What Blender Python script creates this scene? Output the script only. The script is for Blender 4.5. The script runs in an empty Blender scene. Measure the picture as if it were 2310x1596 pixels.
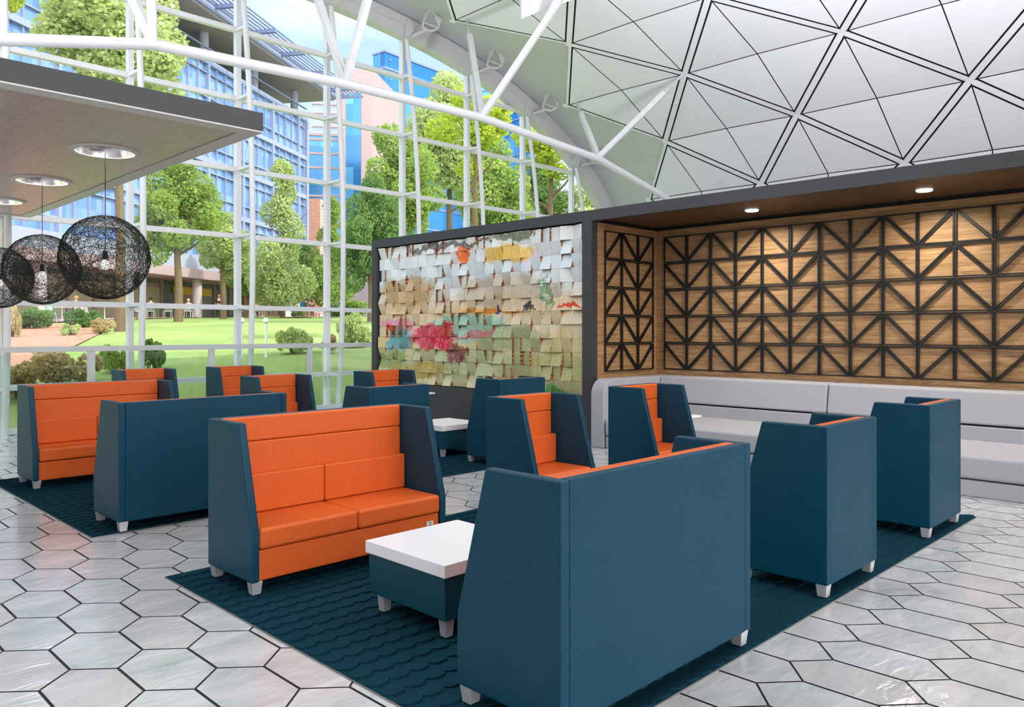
import bpy, math, random
import numpy as np
from mathutils import Vector, Matrix
R=math.radians
scene=bpy.context.scene
COL=scene.collection
rnd=random.Random(7)

# ------------------------------------------------------------------ mesh builder
class MB:
    def __init__(s): s.v=[];s.f=[];s.mi=[]
    def poly(s,pts,mi=0):
        n=len(s.v); s.v+= [tuple(p) for p in pts]; s.f.append(tuple(range(n,n+len(pts)))); s.mi.append(mi)
    def box(s,x0,x1,y0,y1,z0,z1,mi=0):
        n=len(s.v)
        s.v+=[(x0,y0,z0),(x1,y0,z0),(x1,y1,z0),(x0,y1,z0),(x0,y0,z1),(x1,y0,z1),(x1,y1,z1),(x0,y1,z1)]
        for q in ((0,3,2,1),(4,5,6,7),(0,1,5,4),(1,2,6,5),(2,3,7,6),(3,0,4,7)):
            s.f.append(tuple(n+i for i in q)); s.mi.append(mi)
        return s
    def prism(s,pts,d,mi=0):
        """pts: planar loop of 3D points, extruded by vector d"""
        n=len(s.v);k=len(pts)
        s.v+=[tuple(p) for p in pts]+[tuple(Vector(p)+Vector(d)) for p in pts]
        s.f.append(tuple(n+i for i in range(k))[::-1]); s.mi.append(mi)
        s.f.append(tuple(n+k+i for i in range(k))); s.mi.append(mi)
        for i in range(k):
            j=(i+1)%k
            s.f.append((n+i,n+j,n+k+j,n+k+i)); s.mi.append(mi)
        return s
    def tube(s,pts,r,seg=8,mi=0,cap=True,closed=False):
        pts=[Vector(p) for p in pts]; m=len(pts); n=len(s.v)
        rr=r if isinstance(r,(list,tuple)) else [r]*m
        prev=None
        for i,p in enumerate(pts):
            if closed: t=pts[(i+1)%m]-pts[i-1]
            else: t=(pts[min(i+1,m-1)]-pts[max(i-1,0)])
            t.normalize()
            if prev is None:
                a=Vector((0,0,1)) if abs(t.z)<.9 else Vector((1,0,0))
                u=t.cross(a).normalized()
            else:
                u=(prev-t*prev.dot(t))
                if u.length<1e-6: u=t.orthogonal()
                u.normalize()
            prev=u; w=t.cross(u)
            for k in range(seg):
                th=2*math.pi*k/seg
                s.v.append(tuple(p+(u*math.cos(th)+w*math.sin(th))*rr[i]))
        for i in range(m if closed else m-1):
            a=n+i*seg; b=n+((i+1)%m)*seg
            for k in range(seg):
                l=(k+1)%seg
                s.f.append((a+k,a+l,b+l,b+k)); s.mi.append(mi)
        if cap and not closed:
            s.f.append(tuple(n+k for k in range(seg))[::-1]); s.mi.append(mi)
            s.f.append(tuple(n+(m-1)*seg+k for k in range(seg))); s.mi.append(mi)
        return s
    def bar(s,p,q,w,h,mi=0,up=(0,0,1)):
        p=Vector(p);q=Vector(q);t=(q-p).normalized();u=t.cross(Vector(up))
        if u.length<1e-4: u=t.orthogonal()
        u.normalize();v=u.cross(t)
        n=len(s.v)
        for e in (p,q):
            for a,b in ((-1,-1),(1,-1),(1,1),(-1,1)):
                s.v.append(tuple(e+u*a*w/2+v*b*h/2))
        for qd in ((3,2,1,0),(4,5,6,7),(0,1,5,4),(1,2,6,5),(2,3,7,6),(3,0,4,7)):
            s.f.append(tuple(n+i for i in qd)); s.mi.append(mi)
        return s
    def lathe(s,prof,c,seg=32,mi=0):
        n=len(s.v)
        for r,z in prof:
            for k in range(seg):
                th=2*math.pi*k/seg
                s.v.append((c[0]+r*math.cos(th),c[1]+r*math.sin(th),c[2]+z))
        for i in range(len(prof)-1):
            for k in range(seg):
                l=(k+1)%seg
                s.f.append((n+i*seg+k,n+i*seg+l,n+(i+1)*seg+l,n+(i+1)*seg+k)); s.mi.append(mi)
        return s
    def build(s,name,mats,parent=None,smooth=False,bevel=0,seg=3,angle=35,loc=None):
        me=bpy.data.meshes.new(name)
        me.from_pydata(s.v,[],s.f)
        if not isinstance(mats,(list,tuple)): mats=[mats]
        for m in mats: me.materials.append(m)
        if len(mats)>1: me.polygons.foreach_set('material_index',s.mi)
        me.update()
        o=bpy.data.objects.new(name,me); COL.objects.link(o)
        if parent is not None: o.parent=parent
        if loc is not None: o.location=loc
        if smooth or bevel:
            me.polygons.foreach_set('use_smooth',[True]*len(me.polygons))
            if smooth and not bevel: me.set_sharp_from_angle(angle=R(angle))
        if bevel:
            b=o.modifiers.new('bevel','BEVEL'); b.width=bevel; b.segments=seg; b.limit_method='ANGLE'; b.angle_limit=R(30); b.harden_normals=True
        return o

def tag(o,label=None,cat=None,group=None,kind=None):
    if label: o['label']=label
    if cat: o['category']=cat
    if group: o['group']=group
    if kind: o['kind']=kind
    return o
def empty(name,loc=(0,0,0),rz=0,label=None,cat=None,group=None,kind=None):
    o=bpy.data.objects.new(name,None); COL.objects.link(o); o.location=loc; o.rotation_euler=(0,0,rz)
    o.empty_display_size=.1
    return tag(o,label,cat,group,kind)
def copy_tree(o,parent=None):
    c=o.copy(); COL.objects.link(c); c.parent=parent
    for ch in list(o.children): copy_tree(ch,c)
    return c

# ------------------------------------------------------------------ materials
def srgb(r,g,b):
    f=lambda c:(c/255/12.92) if c/255<=.04045 else ((c/255+.055)/1.055)**2.4
    return (f(r),f(g),f(b),1)
class NT:
    def __init__(s,name):
        s.m=bpy.data.materials.new(name); s.m.use_nodes=True; s.t=s.m.node_tree; s.t.nodes.clear()
        s.out=s.n('ShaderNodeOutputMaterial')
    def n(s,k,**kw):
        x=s.t.nodes.new(k)
        for a,b in kw.items(): setattr(x,a,b)
        return x
    def l(s,a,b): s.t.links.new(a,b)
    def val(s,x,sock):
        if hasattr(x,'is_linked') or hasattr(x,'links'): s.l(x,sock)
        else: sock.default_value=x
    def bsdf(s,col,rough=.5,metal=0,bump=None,bstr=.2,bdist=.01,spec=.5,coat=0,**kw):
        p=s.n('ShaderNodeBsdfPrincipled')
        s.val(col,p.inputs['Base Color']); s.val(rough,p.inputs['Roughness']); s.val(metal,p.inputs['Metallic'])
        p.inputs['Specular IOR Level'].default_value=spec
        p.inputs['Coat Weight'].default_value=coat
        for k,v in kw.items(): s.val(v,p.inputs[k])
        if bump is not None:
            b=s.n('ShaderNodeBump'); b.inputs['Strength'].default_value=bstr; b.inputs['Distance'].default_value=bdist
            s.l(bump,b.inputs['Height']); s.l(b.outputs[0],p.inputs['Normal'])
        s.l(p.outputs[0],s.out.inputs[0]); return p
    def pos(s): return s.n('ShaderNodeNewGeometry').outputs['Position']
    def obj(s): return s.n('ShaderNodeTexCoord').outputs['Object']
    def map(s,vec,scale=(1,1,1),rot=(0,0,0),loc=(0,0,0)):
        m=s.n('ShaderNodeMapping'); s.l(vec,m.inputs[0]); m.inputs['Scale'].default_value=scale; m.inputs['Rotation'].default_value=rot; m.inputs['Location'].default_value=loc
        return m.outputs[0]
    def noise(s,vec,sc=5,det=3,rough=.5,dist=0):
        x=s.n('ShaderNodeTexNoise'); s.l(vec,x.inputs['Vector']); x.inputs['Scale'].default_value=sc; x.inputs['Detail'].default_value=det; x.inputs['Roughness'].default_value=rough; x.inputs['Distortion'].default_value=dist
        return x.outputs[0]
    def voro(s,vec,sc=5,feature='F1'):
        x=s.n('ShaderNodeTexVoronoi',feature=feature); s.l(vec,x.inputs['Vector']); x.inputs['Scale'].default_value=sc
        return x.outputs['Distance'] if feature!='F1' else x.outputs[0]
    def ramp(s,fac,stops,interp='LINEAR'):
        x=s.n('ShaderNodeValToRGB'); s.l(fac,x.inputs[0]); e=x.color_ramp; e.interpolation=interp
        while len(e.elements)<len(stops): e.elements.new(.5)
        for i,(p,c) in enumerate(stops):
            e.elements[i].position=p; e.elements[i].color=c if len(c)==4 else (*c,1)
        return x.outputs[0]
    def mix(s,f,a,b,mode='MIX'):
        x=s.n('ShaderNodeMix',data_type='RGBA',blend_type=mode); s.val(f,x.inputs[0]); s.val(a,x.inputs[6]); s.val(b,x.inputs[7]); return x.outputs[2]
    def math(s,op,a,b=0.,c=None,clamp=False):
        x=s.n('ShaderNodeMath',operation=op,use_clamp=clamp); s.val(a,x.inputs[0]); s.val(b,x.inputs[1])
        if c is not None: s.val(c,x.inputs[2])
        return x.outputs[0]
    def sep(s,v):
        x=s.n('ShaderNodeSeparateXYZ'); s.l(v,x.inputs[0]); return x.outputs
def g4(v): return (v,v,v,1)
M={}
def simple(name,col,rough=.5,metal=0,**k):
    t=NT(name); t.bsdf(col,rough,metal,**k); M[name]=t.m; return t.m
def leather(name,c1,c2,rough=.38):
    t=NT(name); o=t.obj()
    n=t.noise(o,3,2); v=t.voro(o,150); w=t.noise(o,110,3)
    h=t.math('ADD',v,t.math('MULTIPLY',w,.6))
    t.bsdf(t.mix(n,c1,c2),rough,0,bump=h,bstr=.55,bdist=.002,spec=.24); M[name]=t.m
leather('blue_leather',srgb(0,58,78),srgb(4,64,84),.42)
leather('orange_leather',srgb(216,96,38),srgb(218,102,44),.38)
t=NT('teal_vinyl'); t.bsdf(srgb(6,68,82),.45,spec=.4); M['teal_vinyl']=t.m
simple('white_laminate',srgb(238,238,236),.35,spec=.35)
simple('chrome',(.80,.80,.81,1),.24,.55)
simple('white_steel',srgb(226,228,230),.32,spec=.4)
simple('gray_steel',srgb(200,202,202),.35,spec=.4)
simple('charcoal',srgb(62,62,63),.42,spec=.4)
simple('canopy_gray',srgb(78,82,82),.5,spec=.3)
simple('trim_white',srgb(222,220,218),.5)
simple('black_gap',srgb(8,8,8),.7)
simple('black_thread',srgb(10,10,10),.6)
simple('black_lattice',srgb(26,27,28),.4,spec=.4)
simple('outlet_white',srgb(225,225,220),.3)
simple('wall_gray',srgb(120,118,116),.7)
simple('grout',srgb(38,36,36),.7)
simple('reflector',(.8,.8,.82,1),.22,1)
t=NT('bulb_frost'); t.bsdf(srgb(240,240,238),.3,spec=.4,**{'Emission Color':(1,.97,.9,1),'Emission Strength':.5}); M['bulb_frost']=t.m
t=NT('lamp_lens'); t.bsdf(srgb(240,240,238),.3,**{'Emission Color':(1,.97,.92,1),'Emission Strength':1.6}); M['lamp_lens']=t.m
# vault
t=NT('ceiling_white'); n=t.noise(t.map(t.pos(),(.25,.06,.25)),3,4)
t.bsdf(srgb(236,237,242),t.ramp(n,[(.3,g4(.22)),(.7,g4(.38))]),0,bump=n,bstr=.15,bdist=.08,spec=.6); M['ceiling_white']=t.m
# floor tiles
t=NT('hex_tile'); p=t.pos()
at=t.n('ShaderNodeAttribute',attribute_name='tone'); tone=at.outputs['Fac']
n1=t.noise(t.map(p,(1,2.2,1),(0,0,.6)),2.2,6,.62,.6); n2=t.noise(t.map(p,(2,9,1),(0,0,.5)),4,4,.6)
c=t.ramp(n1,[(.3,srgb(178,184,182)),(.5,srgb(198,202,200)),(.72,srgb(216,218,217))])
c=t.mix(t.math('MULTIPLY',tone,.35),c,srgb(196,188,180))
h=t.math('ADD',t.noise(t.map(p,(1,3,1),(0,0,.7)),5,3,.5,.8),t.math('MULTIPLY',t.noise(p,60,3),.08))
rg=t.ramp(n2,[(.3,g4(.07)),(.75,g4(.24))])
t.bsdf(c,rg,0,bump=h,bstr=.30,bdist=.014,spec=.9); M['hex_tile']=t.m
# carpet
t=NT('rug_teal'); p=t.pos(); n=t.noise(p,900,2); n2=t.noise(p,3,2)
t.bsdf(t.mix(n,srgb(14,46,57),srgb(26,70,84)),.95,0,bump=n,bstr=.6,bdist=.004,spec=.05); M['rug_teal']=t.m
simple('rug_edge',srgb(120,120,116),.8)
# wood
def wood(name,axis,cs,rough=.45):
    t=NT(name); p=t.pos()
    sc={'x':(.35,5,5),'y':(5,.35,5)}[axis]
    g=t.noise(t.map(p,sc),4.5,8,.62,1.4); f=t.noise(t.map(p,tuple(5*k for k in sc)),10,4,.6)
    big=t.noise(t.map(p,tuple(.35*k for k in sc)),3,3,.5,1)
    c=t.ramp(g,[(.30,cs[0]),(.46,cs[1]),(.58,cs[2]),(.74,cs[3])])
    c=t.mix(t.math('MULTIPLY',f,.35),c,cs[0]); c=t.mix(t.math('MULTIPLY',big,.4),c,cs[1])
    t.bsdf(c,rough,0,bump=f,bstr=.08,bdist=.003,spec=.3); M[name]=t.m
W1=[srgb(112,80,54),srgb(164,126,86),srgb(188,150,106),srgb(212,178,132)]
wood('walnut_y','y',W1); wood('walnut_x','x',W1)
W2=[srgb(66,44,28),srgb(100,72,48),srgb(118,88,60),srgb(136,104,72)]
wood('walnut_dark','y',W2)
W3=[srgb(172,150,146),srgb(190,168,164),srgb(204,184,180),srgb(216,198,194)]
wood('canopy_wood','y',W3,.28)
# felt sofa
t=NT('gray_felt'); p=t.pos(); n=t.noise(p,420,3,.7); n2=t.noise(p,60,2)
t.bsdf(t.mix(t.math('ADD',t.math('MULTIPLY',n,.8),t.math('MULTIPLY',n2,.2)),srgb(138,138,142),srgb(196,196,200)),.95,0,bump=n,bstr=.35,bdist=.003,spec=.15); M['gray_felt']=t.m
# glass
t=NT('clear_glass'); lw=t.n('ShaderNodeFresnel'); lw.inputs[0].default_value=1.45
tr=t.n('ShaderNodeBsdfTransparent'); tr.inputs[0].default_value=(.97,.985,.98,1)
gl=t.n('ShaderNodeBsdfGlossy'); gl.inputs['Roughness'].default_value=.02
mx=t.n('ShaderNodeMixShader'); t.l(t.math('MULTIPLY',lw.outputs[0],.45),mx.inputs[0]); t.l(tr.outputs[0],mx.inputs[1]); t.l(gl.outputs[0],mx.inputs[2]); t.l(mx.outputs[0],t.out.inputs[0]); M['clear_glass']=t.m
t=NT('rail_glass'); 
tr=t.n('ShaderNodeBsdfTransparent'); tr.inputs[0].default_value=(.93,.975,.95,1)
gl=t.n('ShaderNodeBsdfGlossy'); gl.inputs['Roughness'].default_value=.03
mx=t.n('ShaderNodeMixShader'); mx.inputs[0].default_value=.05; t.l(tr.outputs[0],mx.inputs[1]); t.l(gl.outputs[0],mx.inputs[2]); t.l(mx.outputs[0],t.out.inputs[0]); M['rail_glass']=t.m
# ------------------------------------------------------------------ camera
HC=1.65
CA=math.atan2(2915-1155,1775.)
cam=bpy.data.cameras.new('camera'); cam.sensor_width=36; cam.sensor_fit='HORIZONTAL'; cam.lens=36*1775/2310; cam.shift_y=-50/2310
cam.clip_end=600; cam.clip_start=.05
co=bpy.data.objects.new('camera',cam); COL.objects.link(co); co.location=(0,0,HC); co.rotation_euler=(R(90),0,CA-R(90)); scene.camera=co
ca,sa=math.cos(CA),math.sin(CA)
def at(px,d):            # ground position at photo column px and forward distance d
    l=(px-1155)*d/1775.
    return (d*ca+l*sa, d*sa-l*ca)
def zat(py,d): return HC+(748-py)*d/1775.
VIS=scene.view_settings
scene.display_settings.display_device='sRGB'
VIS.view_transform='Standard'; VIS.look='None'; VIS.gamma=1; VIS.use_curve_mapping=False; VIS.exposure=0.18

# ------------------------------------------------------------------ world and sun
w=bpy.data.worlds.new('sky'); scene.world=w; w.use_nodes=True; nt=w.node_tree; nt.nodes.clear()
class WT(NT):
    def __init__(s): s.t=nt
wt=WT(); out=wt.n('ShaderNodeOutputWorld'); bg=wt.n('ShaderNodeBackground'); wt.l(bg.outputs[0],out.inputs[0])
gen=wt.n('ShaderNodeTexCoord').outputs['Generated']; sx,sy,sz=wt.sep(gen)[:3]
base=wt.ramp(sz,[(0,srgb(226,234,244)),(.12,srgb(208,224,243)),(.35,srgb(172,204,240)),(.8,srgb(160,190,228))])
cl=wt.noise(wt.map(gen,(1.2,1.2,3)),2.4,6,.6,.4)
base=wt.mix(wt.ramp(cl,[(.48,g4(0)),(.66,g4(.85))]),base,srgb(240,243,248))
# brighter sky on the sun's side and overhead
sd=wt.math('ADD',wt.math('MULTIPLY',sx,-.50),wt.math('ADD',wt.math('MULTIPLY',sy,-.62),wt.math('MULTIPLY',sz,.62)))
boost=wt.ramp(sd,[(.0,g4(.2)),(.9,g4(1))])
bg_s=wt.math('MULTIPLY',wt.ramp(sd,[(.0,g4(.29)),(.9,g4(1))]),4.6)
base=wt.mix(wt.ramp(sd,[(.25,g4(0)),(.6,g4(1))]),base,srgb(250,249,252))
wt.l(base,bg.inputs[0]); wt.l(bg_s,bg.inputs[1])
sun=bpy.data.lights.new('sun','SUN'); sun.energy=3.8; sun.angle=R(1.5); sun.color=(1,.96,.9)
so=bpy.data.objects.new('sun',sun); COL.objects.link(so)
so.rotation_euler=Vector((-.45,.55,-.75)).to_track_quat('-Z','Y').to_euler(); so.location=(10,-20,25)

# ------------------------------------------------------------------ vault shape
def vf(X):
    u=abs((X-6.)/14.)
    return 8.9*max(0,(1-u**2.6))**(1/2.6) if u<1 else 0.
YW=14.5                    # plane of the glazing
# ------------------------------------------------------------------ floor
b=MB(); b.box(-9,20.2,-10,14.62,-.25,-.004)
floor=b.build('floor',M['grout']); tag(floor,kind='structure')
b=MB(); tones=[]
px_,py_=.3418,.489
for j in range(-27,22):
    Y=4.40+py_*j
    if Y<-6 or Y>14.6: continue
    for i in range(-36,54):
        X=1.718+px_*(i+.5*(j&1))
        if X<-8.8 or X>20 or (X>10.9 and Y<7.4): continue
        e=.0072; hw=px_/2-e; s=.171-e*.3; c=.3185-e
        pts=[(X+hw,Y+s),(X,Y+c),(X-hw,Y+s),(X-hw,Y-s),(X,Y-c),(X+hw,Y-s)]
        pts=[(x,min(y,14.6),0) for x,y in pts]
        b.poly(pts); tones.append(rnd.random()**2)
tiles=b.build('floor_tiles',M['hex_tile'],floor)
a=tiles.data.attributes.new('tone','FLOAT','FACE'); a.data.foreach_set('value',tones)

# ------------------------------------------------------------------ vaulted ceiling
N=220
XL_=-6.7
xs=[XL_+ (19.999-XL_)*math.sin(math.pi/2*i/N) for i in range(N+1)]
b=MB()
lip=.09
for x in xs: b.v+=[(x,-10,vf(x)+lip),(x,14.3,vf(x)+lip)]
for i in range(N): b.f.append((2*i,2*i+1,2*i+3,2*i+2)); b.mi.append(0)
ceil=b.build('ceiling',M['ceiling_white'],smooth=True); tag(ceil,kind='structure')
m=ceil.modifiers.new('thick','SOLIDIFY'); m.thickness=.12; m.offset=-1
rows=[3.35,5.4,7.5,9.5,11.55,13.57,15.45,17.14,18.42,19.30,19.83]
yo={5:(8.07,3.57),6:(9.80,3.555),7:(7.95,3.5),8:(9.47,3.4)}
def node(r,k):
    o,s=yo.get(r,((8.02 if r%2 else 9.79),3.53))
    if r not in yo: o= 8.05 if r%2 else 9.79
    if r==7: pass
    return Vector((rows[r],o+s*k,vf(rows[r])))
bp=MB(); bk=MB()
def strip(A,B,nrm,wd):
    t=(B-A).normalized(); sd_=t.cross(nrm).normalized()*wd/2
    bp.poly([A-sd_,B-sd_,B+sd_,A+sd_])
nodes_used=set()
def inset(A,B,C,dAB,dS):
    # triangle inset: dAB from edge AB, dS from the other two
    n=(B-A).cross(C-A).normalized()
    def off(P,Q,d):
        t=(Q-P).normalized(); return P+n.cross(t)*d,t
    P1,t1=off(A,B,dAB);P2,t2=off(B,C,dS);P3,t3=off(C,A,dS)
    def isect(P,t,Q,u):
        # solve P+a t = Q+b u (coplanar)
        w_=Q-P; c1=t.cross(u); a_=w_.cross(u).dot(c1)/c1.length_squared
        return P+t*a_
    return isect(P3,t3,P1,t1),isect(P1,t1,P2,t2),isect(P2,t2,P3,t3)
for r in range(1,len(rows)-1):
    for k in range(-6,4):
        # diamond centred between node(r,k) and node(r,k+1): low row r-1, high row r+1
        S=node(r,k);Nn=node(r,k+1); ym=(S.y+Nn.y)/2
        def near(rr):
            return min((node(rr,q) for q in range(-7,5)),key=lambda p:abs(p.y-ym))
        W_=near(r-1);E_=near(r+1)
        if max(S.y,Nn.y,W_.y,E_.y)>13.7 or S.y<-9.8: continue
        cx=rows[r]; Cn=(S+Nn)/2*.5+(W_+E_)/2*.5; Cn=Vector((cx,ym,vf(cx)+.02))
        ring=[S,E_,Nn,W_]
        for q in range(4):
            A,B=ring[q],ring[(q+1)%4]
            T=inset(A,B,Cn,.10,.012)
            nrm=(B-A).cross(Cn-A).normalized()
            if nrm.z>0: nrm=-nrm
            bp.poly(T)
            up=Vector((0,0,.022)) if abs(nrm.z)>.4 else Vector((.022,0,0))
            up=-nrm*.022
            bk.poly([p+up for p in (A,B,Cn)])
            # half strip along the edge
            t_=(B-A).normalized(); inn=(nrm.cross(t_)); 
            if inn.dot(Cn-A)<0: inn=-inn
            bp.poly([A+t_*.0,B,B+inn*.062-t_*.08,A+inn*.062+t_*.08])
            for P_ in (A,):
                key=(round(P_.x,2),round(P_.y,2))
                if key not in nodes_used:
                    nodes_used.add(key)
                    n2=Vector((vf(P_.x+.05)-vf(P_.x-.05),0,-.1)).normalized()
                    if n2.z>0:n2=-n2
                    u2=Vector((0,1,0)); w2=n2.cross(u2)
                    bp.poly([P_+n2*.004+(u2*math.cos(a)+w2*math.sin(a))*.085 for a in [math.pi/4*i_ for i_ in range(8)]])
bp.build('ceiling_panels',M['ceiling_white'],ceil)
bk.build('panel_joints',M['black_gap'],ceil)

b=MB(); b.box(-6.8,-6.6,-10,8.2,0,5.2); o=b.build('added_wall_left',M['wall_gray']); tag(o,kind='structure')  # unseen wall, added and cut short to shape light from the left
# arch rim at the glazing
b=MB(); 
AX=[3.1+i*.25 for i in range(68)]; AX=[x for x in AX if x<19.6]+[19.6,19.8,19.93]
def archloop(x):
    e=.02; dx=(vf(x+e)-vf(x-e)); n=Vector((-dx,0,2*e)).normalized()
    c=Vector((x,0,vf(x)))
    return c,n
prevq=None; n0=len(b.v)
for x in AX:
    c,n=archloop(x)
    for off,y in ((.08,14.18),(-.10,14.18),(-.12,14.24),(-.34,14.24),(-.34,14.52),(.08,14.52)):
        p=c+n*off; b.v.append((p.x,y,p.z))
for i in range(len(AX)-1):
    for k in range(6):
        l=(k+1)%6; b.f.append((n0+i*6+k,n0+(i+1)*6+k,n0+(i+1)*6+l,n0+i*6+l)); b.mi.append(0)
for x in [3.1+1.985*k for k in range(1,9)]:
    c,n=archloop(x); 
    for yy_ in (14.165,):
        A=c-n*.36; B=c+n*.02; b.bar((A.x,yy_+.06,A.z),(B.x,yy_+.06,B.z),.26,.14,up=(0,1,0))
rim=b.build('trim_1',M['gray_steel'],smooth=True,angle=30); tag(rim,kind='structure')
# ------------------------------------------------------------------ window bays
XK=[3.1+1.985*k for k in range(-4,9)]
ROWS=[.05,.75,2.11,3.49,4.78,6.14,7.47]
def top(x): return max(.05,vf(x)-.32)
def bay(i,x0,x1,last=False):
    b=MB(); w_=.045
    def vert(x):
        b.box(x-w_,x+w_,14.42,14.56,0,top(x)+.05)
    vert(x0)
    if last: vert(x1)
    for z in ROWS:
        xe=x1-w_
        if top(x1)<z:
            xx=x1
            while xx>x0 and top(xx)<z: xx-=.02
            xe=xx+.05
        xs_=x0+w_
        if top(x0)<z:
            xx=x0
            while xx<x1 and top(xx)<z: xx+=.02
            xs_=xx-.05
        if xe-xs_>.06: b.box(xs_,xe,14.43,14.54,z-.045,z+.045)
    o=b.build('window_%d'%i,M['white_steel']); tag(o,kind='structure')
    g=MB(); st=[x0+(x1-x0)*k/6 for k in range(7)]
    g.poly([(x0+w_,14.49,.08),(x1-w_,14.49,.08)]+[(min(max(x,x0+w_),x1-w_),14.49,top(x)) for x in reversed(st)])
    g.build('glass_pane',M['clear_glass'],o)
for i in range(len(XK)-1): bay(i+1,XK[i],XK[i+1],i==len(XK)-2)
bay(len(XK),XK[-1],19.85)
# bowed props in front of each mullion
cnt=0
names={1:'leftmost in view, beside the pendant lamps',2:'behind the largest pendant lamp',3:'crossing the corner of the dropped canopy',4:'left of the art wall, in front of the pointed tree',5:'rising behind the left end of the art wall',6:'above the middle of the art wall',7:'above the right half of the art wall',8:'above the wall post, second from the arch foot',9:'shortest one, at the foot of the arch'}
for k,x in enumerate(XK):
    kk=k-3
    if kk<1: continue
    zt=top(x)+.15
    off=lambda z:(.35+1.03*(z/zt)-1.33*(z/zt)**2)
    T=empty('window_prop',(x,14.42,0),label='white bowed steel tube prop, '+names[kk],cat='steel post',group='bowed window props')
    b=MB(); pts=[(0,-off(zt*i/24),zt*i/24) for i in range(25)]
    b.tube(pts,.052,12); b.build('tube',M['white_steel'],T,smooth=True)
    for z in ROWS[1:]:
        if z<zt-.35 and off(z)>.1:
            b=MB(); y0=-off(z); b.prism([(-.045,0,z-.03),(.10,0,z-.03),(.02,y0,z-.03),(-.03,y0,z-.03)],(0,0,.05)); b.build('bracket',M['white_steel'],T)

# ------------------------------------------------------------------ arch brackets
def arch_bracket(x,label):
    T=empty('arch_bracket',(x,14.12,vf(x)-.33),label=label,cat='bracket',group='forked brackets along the arch')
    dz=(vf(x+.3)-vf(x))
    b=MB(); A=Vector((0,0,0)); B=Vector((.12,-.34,.10+dz*.3))
    b.tube([A,A*.4+B*.6,B],[.035,.028,.03],8); b.build('arm',M['gray_steel'],T,smooth=True)
    # fork
    b=MB(); s=.16; q=[B+Vector((-.12,-.05,.12)),B+Vector((-.1,.0,.03)),B,B+Vector((.12,-.08,-.02)),B+Vector((.2,-.2,.04))]
    b.tube(q,.028,8); b.build('fork',M['gray_steel'],T,smooth=True)
    b=MB(); P1=q[0];P2=q[-1]; 
    P1b=P1+Vector((.02,-.05,.24)); P2b=P2+Vector((.05,-.04,.20)); P3=P1+Vector((.02,-.2,.22)); 
    for u_,v_ in ((P1,P1b),(P2,P2b),(P1,P2),(P1b,P2b),(P1b,P3),(P3,P2b),(P1,P3)): b.bar(u_,v_,.022,.022)
    b.prism([P1,P1b,P3],(.008,0,0)); b.prism([P2,P2b,P3+Vector((.1,0,0))],(.008,0,0))
    b.build('cage',M['gray_steel'],T)
arch_bracket(11.04,'forked gray bracket on the arch, cut by the top edge')
arch_bracket(13.03,'forked gray bracket on the arch beside the long strut fitting')
arch_bracket(15.01,'forked gray bracket on the arch, middle of the five')
arch_bracket(17.0,'forked gray bracket on the arch behind the steep short strut')
arch_bracket(18.7,'forked gray bracket lowest on the arch, above the chord tube')

# ------------------------------------------------------------------ roof truss
T=empty('roof_truss',(10,11.5,5),label='white tubular truss spanning under the arched ceiling with V struts',cat='truss')
def tl(p): return Vector(p)-Vector((10,11.5,5))
ch=[(-2.5,11.5,4.0),(1.0,11.5,5.30),(4.349,11.5,5.733),(7.558,11.5,5.883),(10.755,11.5,5.923),(14.464,11.5,5.686),(17.206,11.5,5.118),(18.35,11.5,4.78)]
ch[1]=(1.1,11.5,5.0)
b=MB(); pp=[]
for i,p in enumerate(ch):
    P=Vector(p)
    if 0<i<len(ch)-1:
        pp.append(P+(Vector(ch[i-1])-P).normalized()*.12); pp.append(P); pp.append(P+(Vector(ch[i+1])-P).normalized()*.12)
    else: pp.append(P)
b.tube([tl(p) for p in pp],.082,16); b.build('chord',M['white_steel'],T,smooth=True,angle=50)
for i,(cx,nx) in {2:(4.349,3.6),3:(7.558,7.5),4:(10.755,11.7),5:(14.464,15.45)}.items():
    for ny in (9.85,13.0):
        A=Vector(ch[i])+Vector((0,0,.03)); B=Vector((nx,ny,vf(nx)))
        b=MB(); d=(B-A).normalized()
        b.bar(tl(A),tl(B-d*.55),.125,.125)
        st=b.build('strut',M['white_steel'],T,bevel=.02,seg=2)
        b=MB(); b.tube([tl(B-d*.56),tl(B-d*.3),tl(B-d*.28),tl(B)],[.075,.035,.03,.03],8); b.build('strut_tip',M['gray_steel'],st,smooth=True)
# hanging ceiling baffle
b=MB()
def onY(px,py,Y):
    l=(px-1155)/1775.; v=(748-py)/1775.; rx=ca+l*sa; ry=sa-l*ca; t_=Y/ry
    return Vector((rx*t_,Y,HC+v*t_))
q=[onY(1174,-70,10.9),onY(1176,43,10.9),onY(1212,28,10.6),onY(1345,-20,10.0),onY(1330,-70,10.0)]
o=MB(); c0=q[1]; o.prism([p-c0 for p in (q[0],q[1],q[2])],(.01,.03,.0)); o.prism([p-c0 for p in (q[0],q[2],q[3],q[4])],(.01,.03,.0))
o=o.build('ceiling_baffle',M['ceiling_white'],loc=c0); tag(o,'white folded baffle panel hanging below the ceiling at the top edge','ceiling panel')

# ------------------------------------------------------------------ guard rail
T=empty('guard_rail',(3,13.80,0),label='pale steel guard rail with glass infill along the window wall',cat='railing')
b=MB(); b.box(-8,10.5,-.03,.03,1.325,1.415); b.build('handrail',M['gray_steel'],T,bevel=.006,seg=2)
for k in range(-4,6):
    x=4.245-3+1.995*k
    if x>10.4: continue
    b=MB(); b.box(x-.055,x+.055,-.02,.02,0,1.325); b.build('post',M['gray_steel'],T)
    b=MB(); x2=min(x+1.995-.07,10.45); b.box(x+.07,x2,-.006,.006,.06,1.3); b.build('glass_panel',M['rail_glass'],T)

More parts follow.
